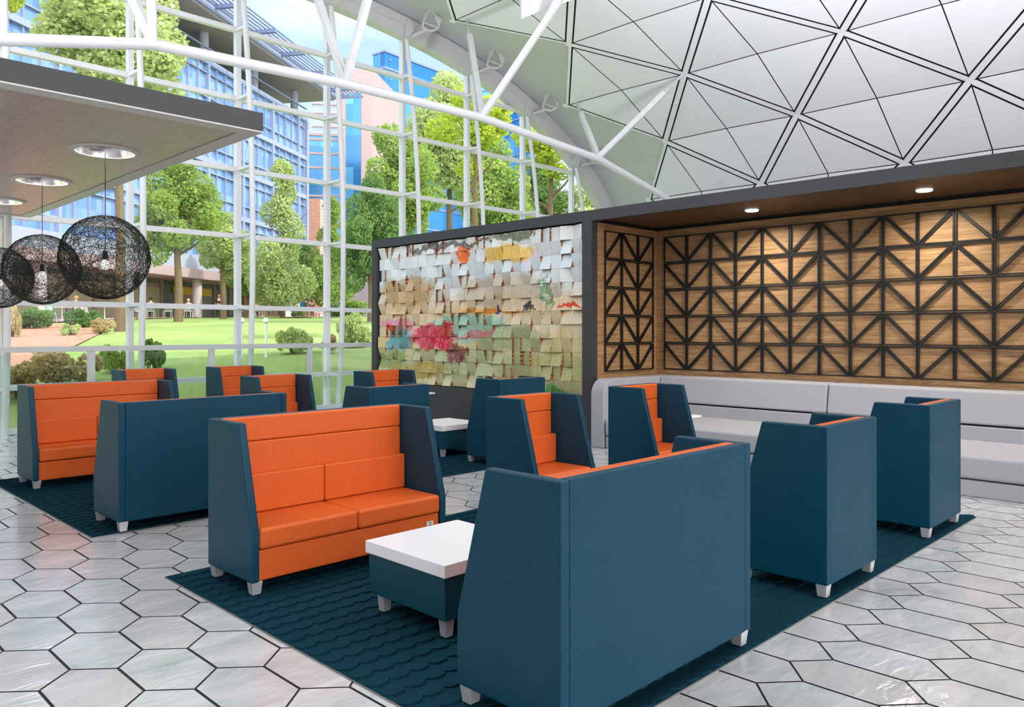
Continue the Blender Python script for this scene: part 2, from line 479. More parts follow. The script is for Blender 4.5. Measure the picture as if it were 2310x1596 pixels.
# ------------------------------------------------------------------ dropped canopy (left)
T=empty('dropped_canopy',(0,10,3.4),label='dropped canopy with gray fascia and wood soffit over the left side',cat='canopy')
X0,X1,Y0,Y1=-6.,3.38,6.44,13.80
def L(x,y,z): return (x,y-10,z-3.4)
b=MB(); y0_,y1_=Y0-10,Y1-10
b.box(X0,X1,y0_,y0_+.03,.012,.175);b.box(X0,X1,y1_-.03,y1_,.012,.175);b.box(X1-.03,X1,y0_+.03,y1_-.03,.012,.175);b.box(X0,X0+.03,y0_+.03,y1_-.03,.012,.175);b.box(X0+.03,X1-.03,y0_+.03,y1_-.03,.165,.175)
b.build('fascia',M['canopy_gray'],T)
b=MB()
b.box(X0,X1,Y0-10,Y0-10+.16,0,.012);b.box(X1-.16,X1,Y0-10+.16,Y1-10,0,.012); b.box(X0,X1-.16,Y1-10-.16,Y1-10,0,.012)
b.build('edge_trim',M['trim_white'],T)
DL=[(2.641,8.203),(2.648,10.32),(2.66,12.30)]
b=MB(); xa_,xb_,ya_,yb_=X0+.03,X1-.175,y0_+.175,y1_-.175; zz=.006; hs=.36; xl=2.65
b.poly([(xa_,ya_,zz),(xa_,yb_,zz),(xl-hs,yb_,zz),(xl-hs,ya_,zz)]); b.poly([(xl+hs,ya_,zz),(xl+hs,yb_,zz),(xb_,yb_,zz),(xb_,ya_,zz)])
yy=[ya_]+[v for d in DL for v in (d[1]-10-hs,d[1]-10+hs)]+[yb_]
for i in range(0,8,2): b.poly([(xl-hs,yy[i],zz),(xl-hs,yy[i+1],zz),(xl+hs,yy[i+1],zz),(xl+hs,yy[i],zz)])
for d in DL:
    cx_,cyy=xl-.0,d[1]-10
    x0s,x1s,y0s,y1s=xl-hs,xl+hs,cyy-hs,cyy+hs
    K=48
    for k in range(K):
        def ed(th):
            c,s_=math.cos(th),math.sin(th)
            tx=((x1s-cx_) if c>0 else (x0s-cx_))/c if abs(c)>1e-6 else 1e9
            ty=((y1s-cyy) if s_>0 else (y0s-cyy))/s_ if abs(s_)>1e-6 else 1e9
            q=min(abs(tx),abs(ty)); q=max(q,.27)
            return (cx_+c*q,cyy+s_*q,zz)
        a0,a1=2*math.pi*k/K,2*math.pi*(k+1)/K
        r_=.265
        b.poly([ed(a0),(cx_+r_*math.cos(a0),cyy+r_*math.sin(a0),zz),(cx_+r_*math.cos(a1),cyy+r_*math.sin(a1),zz),ed(a1)])
so_=b.build('soffit',M['canopy_wood'],T)
b=MB(); b.box(xb_,xb_+.015,ya_,yb_,.0125,.10); b.box(xa_,xb_,ya_-.015,ya_,.0125,.10); b.build('shadow_gap',M['black_gap'],T)
for (cx,cy) in ((-5.6,7.0),(-5.6,13.4)):
    o=MB().box(-.12,.12,-.12,.12,0,3.4).build('column',M['canopy_gray'],loc=(cx,cy,0)); tag(o,'square gray column holding the dropped canopy, '+('near' if cy<10 else 'far')+' corner','column',group='canopy columns')
# downlights and woven pendants
def pendant_proto():
    T=empty('woven_pendant_lamp',(0,0,0))
    b=MB(); r_=random.Random(3)
    Rr=.40
    for i in range(190):
        n=Vector((r_.gauss(0,1),r_.gauss(0,1),r_.gauss(0,1))).normalized()
        h=r_.uniform(-.62,.62)*Rr; rr=math.sqrt(Rr*Rr-h*h)
        u=n.orthogonal().normalized(); v=n.cross(u); ph=r_.uniform(0,6.28); wob=r_.uniform(.98,1.02)
        k=44; b.tube([n*h+(u*math.cos(ph+2*math.pi*j/k)+v*math.sin(ph+2*math.pi*j/k))*rr*wob*(1+.012*math.sin(3*2*math.pi*j/k+ph)) for j in range(k)],.0014,3,closed=True)
    b.build('woven_shade',M['black_thread'],T)
    b=MB(); b.tube([(0,0,.055),(0,0,1.02)],.004,6); b.build('cord',M['black_thread'],T)
    b=MB(); b.lathe([(0,.06),(.02,.06),(.024,.05),(.024,-.02),(0,-.02)],(0,0,0),16); s_=b.build('socket',M['black_thread'],T,smooth=True)
    b=MB(); b.lathe([(.0,-.02),(.018,-.022),(.03,-.04),(.043,-.07),(.043,-.09),(.03,-.115),(0,-.125)],(0,0,0),20); b.build('bulb',M['bulb_frost'],T,smooth=True)
    return T
PP=pendant_proto()
plab=['largest round pendant lamp of tangled black threads, nearest the canopy corner','round pendant lamp of tangled black threads, middle of the three','round pendant lamp of tangled black threads cut by the left edge']
dlab=['large round chrome downlight above the nearest pendant lamp','round chrome downlight above the middle pendant lamp','round chrome downlight cut by the left edge of the photo']
def downlight_proto():
    T=empty('recessed_downlight',(0,0,0))
    b=MB(); b.lathe([(.315,.006),(.313,-.008),(.262,-.010),(.258,-.004),(.258,.02)],(0,0,0),40); b.build('ring',M['trim_white'],T,smooth=True)
    b=MB(); b.lathe([(.258,-.004),(.250,.04),(.225,.09),(.17,.13),(0,.15)],(0,0,0),40); b.build('reflector',M['reflector'],T,smooth=True)
    return T
DP=downlight_proto()
for i,(x,y) in enumerate(DL):
    p=PP if i==0 else copy_tree(PP); p.location=(2.65,y,2.37); tag(p,plab[i],'pendant lamp',group='woven pendant lamps')
    q=DP if i==0 else copy_tree(DP); q.location=(2.65,y,3.4)
    l=bpy.data.lights.new('downlight_lamp','AREA'); l.shape='DISK'; l.size=.12; l.energy=14; l.color=(1,.97,.92); l.spread=R(160)
    lo=bpy.data.objects.new('downlight_lamp',l); COL.objects.link(lo); lo.location=(2.65,y,3.53); tag(q,dlab[i],'downlight',group='canopy downlights')

# ------------------------------------------------------------------ art wall
T=empty('display_wall',(8.9,10,0),label='charcoal framed partition carrying the colourful art relief',cat='partition wall')
XA=8.9
b=MB()
b.box(0,.30,-2.62,2.65,3.255,3.41); b.build('top_rail',M['charcoal'],T)
b=MB(); b.box(0,.30,2.49,2.65,0,3.255); b.build('post',M['charcoal'],T)
b=MB(); b.box(0,.20,-2.62,2.49,0,.685); b.build('plinth',M['charcoal'],T)
b=MB(); b.box(.13,.20,-2.62,2.49,.685,3.255); b.build('backing',M['black_gap'],T)
# painted relief
t=NT('abstract_paint'); p=t.pos(); X_,Y_,Z_=t.sep(p)[:3]
warp=t.noise(p,2.2,5,.6); warp2=t.noise(t.map(p,(1,1,1),loc=(7,3,1)),2.2,5,.6)
U=t.math('ADD',Y_,t.math('MULTIPLY',t.math('SUBTRACT',warp,.5),1.0)); V=t.math('ADD',Z_,t.math('MULTIPLY',t.math('SUBTRACT',warp2,.5),.55))
fine=t.noise(t.map(p,(1,2,5)),9,6,.7); fine2=t.noise(t.map(p,(1,6,1.5)),5,5,.65)
col=t.ramp(t.math('ADD',t.math('MULTIPLY',t.math('SUBTRACT',V,.7),.39),t.math('MULTIPLY',t.math('SUBTRACT',fine,.5),.35)),
  [(.0,srgb(214,206,160)),(.2,srgb(204,192,138)),(.34,srgb(214,194,140)),(.42,srgb(222,210,180)),(.52,srgb(226,196,146)),(.62,srgb(228,226,218)),(.75,srgb(226,238,244)),(1.,srgb(236,236,230))])
def blob(cy,cz,ry,rz,c,soft=.35,f=None,amt=1.):
    global col
    du=t.math('DIVIDE',t.math('SUBTRACT',U,cy),ry); dv=t.math('DIVIDE',t.math('SUBTRACT',V,cz),rz)
    d=t.math('ADD',t.math('POWER',t.math('ABSOLUTE',du),2.),t.math('POWER',t.math('ABSOLUTE',dv),2.))
    d=t.math('ADD',d,t.math('MULTIPLY',t.math('SUBTRACT',f or fine,.5),1.6))
    mk=t.ramp(d,[(1-soft,g4(amt)),(1+soft,g4(0))]); col=t.mix(mk,col,c)
blob(11.6,2.35,.9,.35,srgb(202,160,92),.5,amt=.8)
blob(9.0,2.3,1.2,.3,srgb(196,176,140),.5,amt=.7)
blob(8.2,1.0,1.0,.5,srgb(160,164,98),.5,amt=.7)
blob(10.2,1.1,1.6,.35,srgb(168,184,140),.6,amt=.7)
blob(9.9,1.72,1.1,.22,srgb(150,205,180),.4,amt=.9)
blob(9.0,1.55,.9,.22,srgb(158,172,120),.5,amt=.8)
blob(11.9,1.50,.45,.22,srgb(70,160,170),.4,amt=.9)
blob(12.0,1.12,.5,.2,srgb(120,150,70),.4,amt=.8)
blob(11.2,.95,.8,.16,srgb(178,146,44),.4,amt=.8)
blob(11.9,1.78,.6,.14,srgb(222,130,160),.5,amt=.8)
blob(10.9,1.56,.75,.24,srgb(218,60,96),.35,amt=.95)
blob(10.6,1.55,.34,.16,srgb(205,10,50),.25)
blob(12.1,1.72,.22,.07,srgb(228,48,16),.2)
blob(10.25,1.28,.3,.22,srgb(120,30,20),.3,amt=.9)
blob(9.7,1.62,.5,.06,srgb(225,110,130),.3,amt=.7)
blob(8.9,2.92,.7,.16,srgb(246,196,60),.4,amt=.9)
blob(10.1,3.0,.26,.14,srgb(236,110,20),.3)
blob(10.5,3.15,1.2,.06,srgb(70,52,46),.4,amt=.85)
blob(8.9,3.2,.7,.07,srgb(76,92,40),.4,amt=.8)
blob(9.45,1.98,.8,.05,srgb(232,150,30),.5,fine2,.9)
blob(8.6,2.02,.16,.08,srgb(40,44,36),.3,fine2)
blob(9.2,1.98,.07,.08,srgb(14,60,130),.3,fine2)
blob(7.7,2.0,.3,.04,srgb(220,50,20),.4,fine2)
blob(9.1,.80,.4,.1,srgb(56,40,44),.4,fine2)
blob(8.0,.74,.3,.1,srgb(40,140,60),.4,fine2,.9)
blob(8.15,2.25,.06,.3,srgb(90,150,90),.4,fine2,.8)
col=t.mix(t.ramp(fine2,[(.55,g4(0)),(.75,g4(.3))]),col,srgb(130,106,70))
col=t.mix(t.ramp(t.noise(t.map(p,(1,4,2)),7,6,.75),[(.52,g4(0)),(.72,g4(.45))]),col,srgb(250,246,236))
t.bsdf(col,.42,0,bump=fine,bstr=.15,bdist=.004,spec=.4); M['abstract_paint']=t.m
t=NT('layered_edge'); p=t.pos(); z_=t.sep(p)[2]
c=t.ramp(t.noise(t.map(p,(.3,.3,46)),1,1,.3),[(.3,srgb(90,60,30)),(.4,srgb(170,96,70)),(.47,srgb(206,120,100)),(.53,srgb(186,160,90)),(.6,srgb(110,120,70)),(.7,srgb(60,40,26))],'CONSTANT')
t.bsdf(c,.7); M['layered_edge']=t.m
AR=empty('art_relief',(XA,10,0),label='colourful abstract relief of tilted painted blocks on the partition',cat='wall art')
ra=random.Random(11)
NCOL,NROW=24,12; cy=(12.46-7.40)/NCOL; cz=.2115
rest=MB(); tl_list=[]
for r in range(NROW):
    z1=3.235-cz*r; z0=z1-cz
    for c in range(NCOL):
        y0=7.40+cy*c; y1=y0+cy
        k=ra.choice('tttbbbllrff' if ra.random()<.9 else 'f')
        D=.08; a_,b_=.005,D
        dx={'t':(b_,b_,a_,a_),'b':(a_,a_,b_,b_),'l':(b_,a_,b_,a_),'r':(a_,b_,a_,b_),'f':(.045,)*4}[k]   # protrusion TL(y1),TR(y0),BL,BR seen from the room
        g=.0015
        tgt=MB() if c<9 and len(tl_list)<100 else rest
        bx=.125
        P=lambda y,z,d:(bx-d-.03,y-10,z)
        TL,TR,BL,BR=P(y1-g,z1-g,dx[0]),P(y0+g,z1-g,dx[1]),P(y1-g,z0+g,dx[2]),P(y0+g,z0+g,dx[3])
        Q=lambda y,z:(bx+.005,y-10,z)
        tl_,tr_,bl_,br_=Q(y1-g,z1-g),Q(y0+g,z1-g),Q(y1-g,z0+g),Q(y0+g,z0+g)
        tgt.poly([TL,BL,BR,TR],0)
        tgt.poly([TL,tl_,bl_,BL],1);tgt.poly([TR,BR,br_,tr_],1);tgt.poly([TL,TR,tr_,tl_],1);tgt.poly([BL,bl_,br_,BR],1)
        if tgt is not rest: tl_list.append(tgt)
for q in tl_list: q.build('relief_block',[M['abstract_paint'],M['layered_edge']],AR)
o=rest.build('relief_blocks',[M['abstract_paint'],M['layered_edge']],AR); o['kind']='stuff'

# ------------------------------------------------------------------ lounge booth
T=empty('lounge_booth',(XA,3,0),label='walnut lined lounge booth with charcoal fascia and post',cat='booth')
XB=10.53
b=MB(); b.box(0,.12,-4.6,4.20,3.255,3.41); b.build('fascia',M['charcoal'],T)
b=MB(); b.box(0,.13,4.20,4.38,0,3.41); b.build('post',M['charcoal'],T)
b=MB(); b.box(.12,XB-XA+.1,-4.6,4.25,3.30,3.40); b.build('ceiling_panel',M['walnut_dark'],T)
b=MB(); b.box(XB-XA,XB-XA+.1,-4.6,4.25,0,3.245); b.build('back_panel',M['walnut_y'],T)
b=MB(); b.box(.13,XB-XA,4.20,4.30,0,3.245); b.build('side_panel',M['walnut_x'],T)
b=MB(); b.box(XB-XA+.02,XB-XA+.1,-4.6,4.25,3.245,3.30);b.box(.13,XB-XA+.02,4.22,4.3,3.245,3.30); b.build('shadow_gap',M['black_gap'],T)
b=MB(); b.box(0,XB-XA,-4.7,-4.6,0,3.41); b.build('end_panel',M['walnut_x'],T)
# lattice
CY=.415
def lattice(label,cols,orient):
    T=empty('wall_lattice',label=label,cat='wall lattice')
    Hh=2.09/5
    def tri(b,p,q,r,w_=.017,dp=.022):
        # bars just inside each triangle edge
        P=[Vector((*k,0)) for k in (p,q,r)]; c=sum(P,Vector())/3
        T3=[]
        n=(P[1]-P[0]).cross(P[2]-P[0]); 
        if n.z<0: P=[P[0],P[2],P[1]]
        g=.004
        for e in (g,g+w_):
            pts=[]
            for i in range(3):
                A,B,C=P[i-1],P[i],P[(i+1)%3]
                t1=(B-A).normalized(); t2=(C-B).normalized()
                n1=Vector((-t1.y,t1.x,0)); n2=Vector((-t2.y,t2.x,0))
                A1=A+n1*e; B1=B+n2*e
                den=t1.x*t2.y-t1.y*t2.x; w0=B1-A1; a_=(w0.x*t2.y-w0.y*t2.x)/den
                pts.append(A1+t1*a_)
            T3.append(pts)
        for i in range(3):
            j=(i+1)%3
            b.append([T3[0][i],T3[0][j],T3[1][j],T3[1][i]])
    for c in range(cols):
        for r in range(5):
            u0,u1=c*CY,(c+1)*CY; v0,v1=1.05+r*Hh,1.05+(r+1)*Hh
            quads=[]
            up=(c%2==1) if orient=='back' else (c%2==0)
            # 'up' : diagonal from lower-left to upper-right as seen from the room
            if up: tri(quads,(u0,v0),(u1,v0),(u1,v1)); tri(quads,(u0,v0),(u1,v1),(u0,v1))
            else: tri(quads,(u0,v0),(u1,v0),(u0,v1)); tri(quads,(u1,v0),(u1,v1),(u0,v1))
            b=MB()
            for q in quads:
                if orient=='back': b.prism([(-.034,-(k.x),k.y) for k in q],(.02,0,0))
                else: b.prism([(k.x,-.034,k.y) for k in q],(0,.02,0))
            # stand-off pins
            uc,vc=(u0,v0)
            for (du,dv) in ((.02,.02),(CY-.02,CY-.02)):
                if orient=='back': b.box(-.02,.0,-(u0+du)-.006,-(u0+du)+.006,v0+dv-.006,v0+dv+.006)
                else: b.box(u0+du-.006,u0+du+.006,-.02,0,v0+dv-.006,v0+dv+.006)
            b.build('lattice_tile',M['black_lattice'],T)
    return T
o=lattice('long black triangular lattice on the back wall of the booth',19,'back'); o.location=(XB,7.043,0)
o=lattice('narrow black triangular lattice on the side wall of the booth',3,'side'); o.location=(9.175,7.2,0)
# ceiling discs with real lamps
for i,(y,lb) in enumerate(((5.21,'small white ceiling light in the booth soffit, left one'),(3.04,'small white ceiling light in the booth soffit, right one'))):
    b=MB(); b.lathe([(0,-.022),(.08,-.022),(.09,-.012),(.09,0)],(0,0,0),28); o=b.build('booth_light',M['lamp_lens'],smooth=True,loc=(9.88,y,3.30)); tag(o,lb,'ceiling light',group='booth ceiling lights')
for y in (.87,3.04,5.21):
    l=bpy.data.lights.new('booth_lamp','AREA'); l.shape='DISK'; l.size=.16; l.energy=26; l.color=(1,.93,.82); l.spread=R(150)
    lo=bpy.data.objects.new('booth_lamp',l); COL.objects.link(lo); lo.location=(9.88,y,3.27)

# ------------------------------------------------------------------ banquette
# added light strips, hidden on booth roof and canopy, to brighten the vault
def fill_light(x,y,z,sx_,sy_,e,label):
    T=empty('added_fill_light',(x,y,z),label=label,cat='fill_light',group='added ceiling fill lights')
    b=MB(); b.box(-sx_/2,sx_/2,-sy_/2,sy_/2,0,.03); b.build('housing',M['gray_steel'],T)
    l=bpy.data.lights.new('fill_lamp','AREA'); l.shape='RECTANGLE'; l.size=sx_; l.size_y=sy_; l.energy=e; l.color=(.93,.95,1)
    lo=bpy.data.objects.new('fill_lamp',l); COL.objects.link(lo); lo.location=(x,y,z+.04); lo.rotation_euler=(math.pi,0,0)
fill_light(9.75,2.6,3.42,.5,6.5,820,'long linear uplight added unseen on the booth roof to brighten the ceiling')
fill_light(-2.2,9.5,3.6,2.2,5.5,1100,'long linear uplight added unseen on the dropped canopy to brighten the ceiling')
T=empty('corner_banquette',(8.77,3,0),label='long light gray felt banquette wrapping inside the booth',cat='sofa')
b=MB(); b.box(.02,1.35,-4.4,3.86,0,.165); b.build('base',M['gray_felt'],T,bevel=.015)
b=MB(); b.box(0,1.38,-4.4,3.86,.178,.405); b.build('seat_cushion',M['gray_felt'],T,bevel=.035,seg=4)
b=MB(); b.box(1.33,1.70,-4.4,3.9,.40,.565); b.build('lower_backrest',M['gray_felt'],T,bevel=.012)
for (ya,yb) in ((-4.4,-1.3),(-1.29,1.285),(1.295,3.885)):
    b=MB(); b.prism([(1.33,ya,.585),(1.40,ya,.97),(1.74,ya,.97),(1.74,ya,.585)],(0,yb-ya,0)); b.build('upper_backrest',M['gray_felt'],T,bevel=.03,seg=4)
# wing along the side wall with rounded top corner
pts=[(0,3.885,0)]
r0=.22
for i in range(9):
    th=math.pi-math.pi/2*i/8; pts.append((r0+r0*math.cos(th),3.885,.97-r0+r0*math.sin(th)))
pts+=[(1.74,3.885,.97),(1.74,3.885,0)]
b=MB(); b.prism(pts,(0,.23,0)); b.build('side_wing',M['gray_felt'],T,bevel=.02,seg=3)
# ------------------------------------------------------------------ settees
DEP=.61;HT=1.07
def make_settee(name,W,nc,outlet=False):
    T=empty(name); ox=-W/2; oy=-DEP/2
    bl,og=M['blue_leather'],M['orange_leather']
    tk=.056
    for x in (ox,ox+W-tk):
        b=MB(); b.prism([(x,oy+DEP,.10),(x,oy+DEP,HT),(x,oy+.18,HT),(x,oy+0,.41),(x,oy,.10)],(tk,0,0)); b.build('end_panel',bl,T,bevel=.011,seg=3)
    a,c=ox+tk,ox+W-tk
    b=MB(); b.box(a,c,oy+.555,oy+DEP-.002,.10,HT); b.build('back_panel',bl,T,bevel=.006,seg=2)
    b=MB(); b.box(a,c,oy+.49,oy+.555,.905,HT-.001); b.build('upper_backrest',og,T,bevel=.012)
    b=MB(); b.box(a,c,oy+.488,oy+.555,.42,.903); b.build('lower_backrest',og,T,bevel=.014)
    wd=(c-a)/nc
    for i in range(nc):
        b=MB(); b.box(a+wd*i+.002,a+wd*(i+1)-.002,oy+.425,oy+.49,.43,.69); b.build('back_cushion',og,T,bevel=.013)
        b=MB(); b.box(a+wd*i+.0015,a+wd*(i+1)-.0015,oy-.002,oy+.50,.296,.428); b.build('seat_cushion',og,T,bevel=.024,seg=4)
    b=MB(); b.box(a,c,oy+.018,oy+.555,.10,.291); rl=b.build('base_rail',og,T,bevel=.012)
    if outlet:
        x=3.715-3.08
        b=MB(); b.box(x-.03,x+.03,oy+.012,oy+.020,.203,.243,0); b.box(x-.006,x+.006,oy+.010,oy+.013,.228,.236,1); b.box(x-.016,x+.016,oy+.010,oy+.013,.212,.216,1)
        o=b.build('power_outlet',[M['outlet_white'],M['black_gap']],T); o['label']='small white power outlet'
    for sx_ in (-1,1):
        for sy_ in (-1,1):
            cx=sx_*(W/2-.045); cy_=sy_*(DEP/2-.045)
            b=MB(); n=len(b.v)
            for h,z in ((.036,.102),(.027,.0222)):
                b.v+=[(cx-h,cy_-h,z),(cx+h,cy_-h,z),(cx+h,cy_+h,z),(cx-h,cy_+h,z)]
            for q in ((0,1,2,3),(7,6,5,4),(0,4,5,1),(1,5,6,2),(2,6,7,3),(3,7,4,0)): b.f.append(q);b.mi.append(0)
            b.build('leg',M['chrome'],T,bevel=.003,seg=2)
    return T
S1=make_settee('settee',1.56,2,True)
SD=make_settee('settee',1.50,2)
SS=make_settee('booth_chair',.80,1)
used={'d':False,'s':False}
GR1='orange and blue seats on the front rug'; GR2='orange and blue seats on the rear rug'; GR3='seats by the window rail'
def place(kind,x0,yback,facing,label,group):
    W=1.50 if kind=='d' else .80
    src=SD if kind=='d' else SS
    o=src if not used[kind] else copy_tree(src); used[kind]=True
    cy_=yback-DEP/2 if facing=='-' else yback+DEP/2
    o.location=(x0+W/2,cy_,.0); o.rotation_euler=(0,0,0 if facing=='-' else math.pi)
    return tag(o,label,'settee' if kind=='d' else 'high-backed chair',group)
RZ=.012
S1.location=(2.295+.78,5.13-DEP/2,0); tag(S1,'orange two-seat settee with blue sides facing the white table in the foreground','settee',GR1)
place('d',2.285,2.0,'+','blue-backed two-seat settee nearest the camera, its plain back turned to us',GR1)
place('s',4.735,2.0,'+','blue-backed single chair just right of the nearest settee back',GR1)
place('s',6.68,2.01,'+','blue-backed single chair at the right end of the front rug',GR1)
place('s',4.81,5.10,'-','orange single chair in the row behind the nearest settee, its left chair',GR1)
place('s',6.61,5.13,'-','orange single chair in front of the gray banquette, right of the other',GR1)
place('d',2.275,6.73,'+','blue-backed two-seat settee at left on the rear rug',GR2)
place('d',2.275,9.80,'-','orange two-seat settee at the far left of the photo',GR2)
place('s',4.70,6.73,'+','single chair with dark back in the middle of the rear rug',GR2)
place('s',6.60,6.74,'+','tall-looking blue-backed single chair before the art wall',GR2)
place('s',4.79,9.75,'-','orange single chair behind the left blue settee, open front to us',GR2)
place('s',6.55,9.77,'-','orange single chair just left of the art wall',GR2)
place('s',4.19,12.70,'-','orange single chair farthest left near the window rail',GR3)
place('s',5.63,12.66,'-','orange single chair near the window rail, right of its twin',GR3)
# coffee tables
def coffee_table():
    T=empty('coffee_table'); h=.357
    b=MB(); b.box(-h,h,-h,h,.36,.43); b.build('tabletop',M['white_laminate'],T,bevel=.004,seg=2)
    b=MB(); n=len(b.v)
    for e,z in ((h-.012,.358),(h-.022,.125)): b.v+=[(-e,-e,z),(e,-e,z),(e,e,z),(-e,e,z)]
    for q in ((0,1,2,3),(7,6,5,4),(0,4,5,1),(1,5,6,2),(2,6,7,3),(3,7,4,0)): b.f.append(q);b.mi.append(0)
    b.build('apron',M['teal_vinyl'],T,bevel=.006,seg=2)
    for sx_ in (-1,1):
        for sy_ in (-1,1):
            cx=sx_*(h-.08); b=MB()
            for e,z in ((.032,.126),(.024,.0222)): b.v+=[(cx-e,sx_*0+sy_*(h-.08)-e,z),(cx+e,sy_*(h-.08)-e,z),(cx+e,sy_*(h-.08)+e,z),(cx-e,sy_*(h-.08)+e,z)]
            for q in ((0,1,2,3),(7,6,5,4),(0,4,5,1),(1,5,6,2),(2,6,7,3),(3,7,4,0)): b.f.append(q);b.mi.append(0)
            b.build('leg',M['chrome'],T,bevel=.003,seg=2)
    return T
c1=coffee_table(); c1.location=(3.015,3.485,0); tag(c1,'low white-topped table with teal base between the foreground settees','coffee table','low tables')
c2=copy_tree(c1); c2.location=(6.90,8.11,0); tag(c2,'low white-topped table behind the foreground settee, before the dark partition plinth','coffee table','low tables')
def laptop_table(x,y,label):
    T=empty('side_table',(x,y,0),label=label,cat='side table',group='small side tables by the wall')
    b=MB(); b.box(-.45,0,0,.35,.62,.645); b.build('tabletop',M['white_laminate'],T,bevel=.01)
    b=MB(); b.tube([(-.225,.175,.012),(-.225,.175,.62)],.022,12); b.build('pole',M['chrome'],T,smooth=True)
    b=MB(); b.lathe([(0,.014),(.17,.012),(.175,0)],(-.225,.175,0),28); b.build('base',M['chrome'],T,smooth=True)
laptop_table(8.3,5.02,'small white side table, only its tip showing before the gray banquette')
laptop_table(8.3,10.0,'small white side table, only its tip showing before the dark plinth')
# ------------------------------------------------------------------ rugs
def rug(x0,x1,y0,y1,label):
    T=empty('rug',((x0+x1)/2,(y0+y1)/2,0),label=label,cat='rug',group='scalloped teal rugs')
    cx,cy_=(x0+x1)/2,(y0+y1)/2
    b=MB(); b.box(x0-cx,x1-cx,y0-cy_,y1-cy_,.0005,.006); b.build('backing',M['rug_edge'],T)
    b=MB(); b.box(x0-cx+.006,x1-cx-.006,y0-cy_+.006,y1-cy_-.006,.005,.0085)
    px,py=.118,.1215; nx=int((x1-x0-.012)/px); ny=int((y1-y0-.012)/py)
    px=(x1-x0-.012)/nx; py=(y1-y0-.012)/ny; r=.0615; K=20
    for j in range(ny):
        for i in range(nx):
            X=x0-cx+.006+px*(i+.5); Y=y0-cy_+.006+py*(j+.5)
            n=len(b.v)
            for k in range(K):
                th=2*math.pi*k/K; dx,dy=r*math.cos(th),r*math.sin(th)
                z=.0213-.0123*(dy+.35*(-dx)+r)/(2*r)
                b.v.append((min(max(X+dx,x0-cx),x1-cx),min(max(Y+dy,y0-cy_),y1-cy_),z))
            for k in range(K): b.v.append((b.v[n+k][0],b.v[n+k][1],.0085))
            b.f.append(tuple(n+k for k in range(K))); b.mi.append(0)
            for k in range(K):
                l=(k+1)%K; b.f.append((n+k,n+K+k,n+K+l,n+l)); b.mi.append(0)
    b.build('scalloped_pile',M['rug_teal'],T)
rug(2.10,7.85,1.98,5.36,'dark teal scalloped rug under the foreground seats')
rug(2.09,7.85,6.79,10.16,'dark teal scalloped rug under the middle rows, behind the front rug')
# ================================================================== outside
def sm(x,a,b):
    t=max(0,min(1,(x-a)/(b-a))); return t*t*(3-2*t)
def gh(X,Y):
    s_=X*ca+Y*sa
    pts=[(0,-.1),(12.5,-.05),(15.5,.62),(20,1.0),(30,1.6),(45,2.3),(72,3.0),(110,3.4),(400,3.4)]
    for (a,za),(b_,zb) in zip(pts,pts[1:]):
        if s_<=b_:
            z=za+(zb-za)*max(0,(s_-a))/(b_-a); break
    else: z=3.4
    return -.06+(z+.06)*sm(Y,14.6,17.5)
t=NT('lawn'); p=t.pos(); n=t.noise(p,.35,4,.6); n2=t.noise(p,18,3,.7)
t.bsdf(t.mix(t.math('MULTIPLY',n2,.5),t.ramp(n,[(.35,srgb(112,138,70)),(.65,srgb(140,160,90))]),srgb(156,168,112)),.9,0,bump=n2,bstr=.5,bdist=.05,spec=.1); M['lawn']=t.m
t=NT('mulch'); p=t.pos(); n=t.noise(p,9,5,.7); t.bsdf(t.ramp(n,[(.3,srgb(140,100,80)),(.6,srgb(186,142,120)),(.8,srgb(206,172,150))]),.95,0,bump=n,bstr=.6,bdist=.05,spec=.1); M['mulch']=t.m
t=NT('pavers'); p=t.pos(); n=t.noise(p,3,4); t.bsdf(t.ramp(n,[(.3,srgb(150,118,110)),(.7,srgb(178,150,140))]),.9); M['pavers']=t.m
def leafmat(name,c1,c2,c3,tr=.45):
    t=NT(name); n=t.noise(t.pos(),1.1,3,.6); n2=t.noise(t.pos(),7,2)
    c=t.mix(t.math('MULTIPLY',n2,.6),t.ramp(n,[(.3,c1),(.55,c2),(.75,c3)]),c2)
    d=t.n('ShaderNodeBsdfDiffuse'); t.l(c,d.inputs[0]); q=t.n('ShaderNodeBsdfTranslucent'); t.l(t.mix(.3,c,srgb(225,235,90)),q.inputs[0])
    x=t.n('ShaderNodeMixShader'); x.inputs[0].default_value=tr; t.l(d.outputs[0],x.inputs[1]); t.l(q.outputs[0],x.inputs[2]); t.l(x.outputs[0],t.out.inputs[0]); M[name]=t.m
leafmat('leaf_pale',srgb(140,160,104),srgb(178,194,136),srgb(212,220,176))
leafmat('leaf_mid',srgb(104,136,76),srgb(142,168,92),srgb(180,198,122))
leafmat('leaf_dark',srgb(70,106,70),srgb(102,138,84),srgb(140,168,104))
leafmat('leaf_lime',srgb(138,164,62),srgb(176,194,78),srgb(206,212,100),.55)
leafmat('leaf_dry',srgb(150,128,96),srgb(196,176,140),srgb(216,204,168))
simple('bark',srgb(104,88,64),.9)
simple('lamp_post_paint',srgb(232,232,230),.5)
NTmpl={}
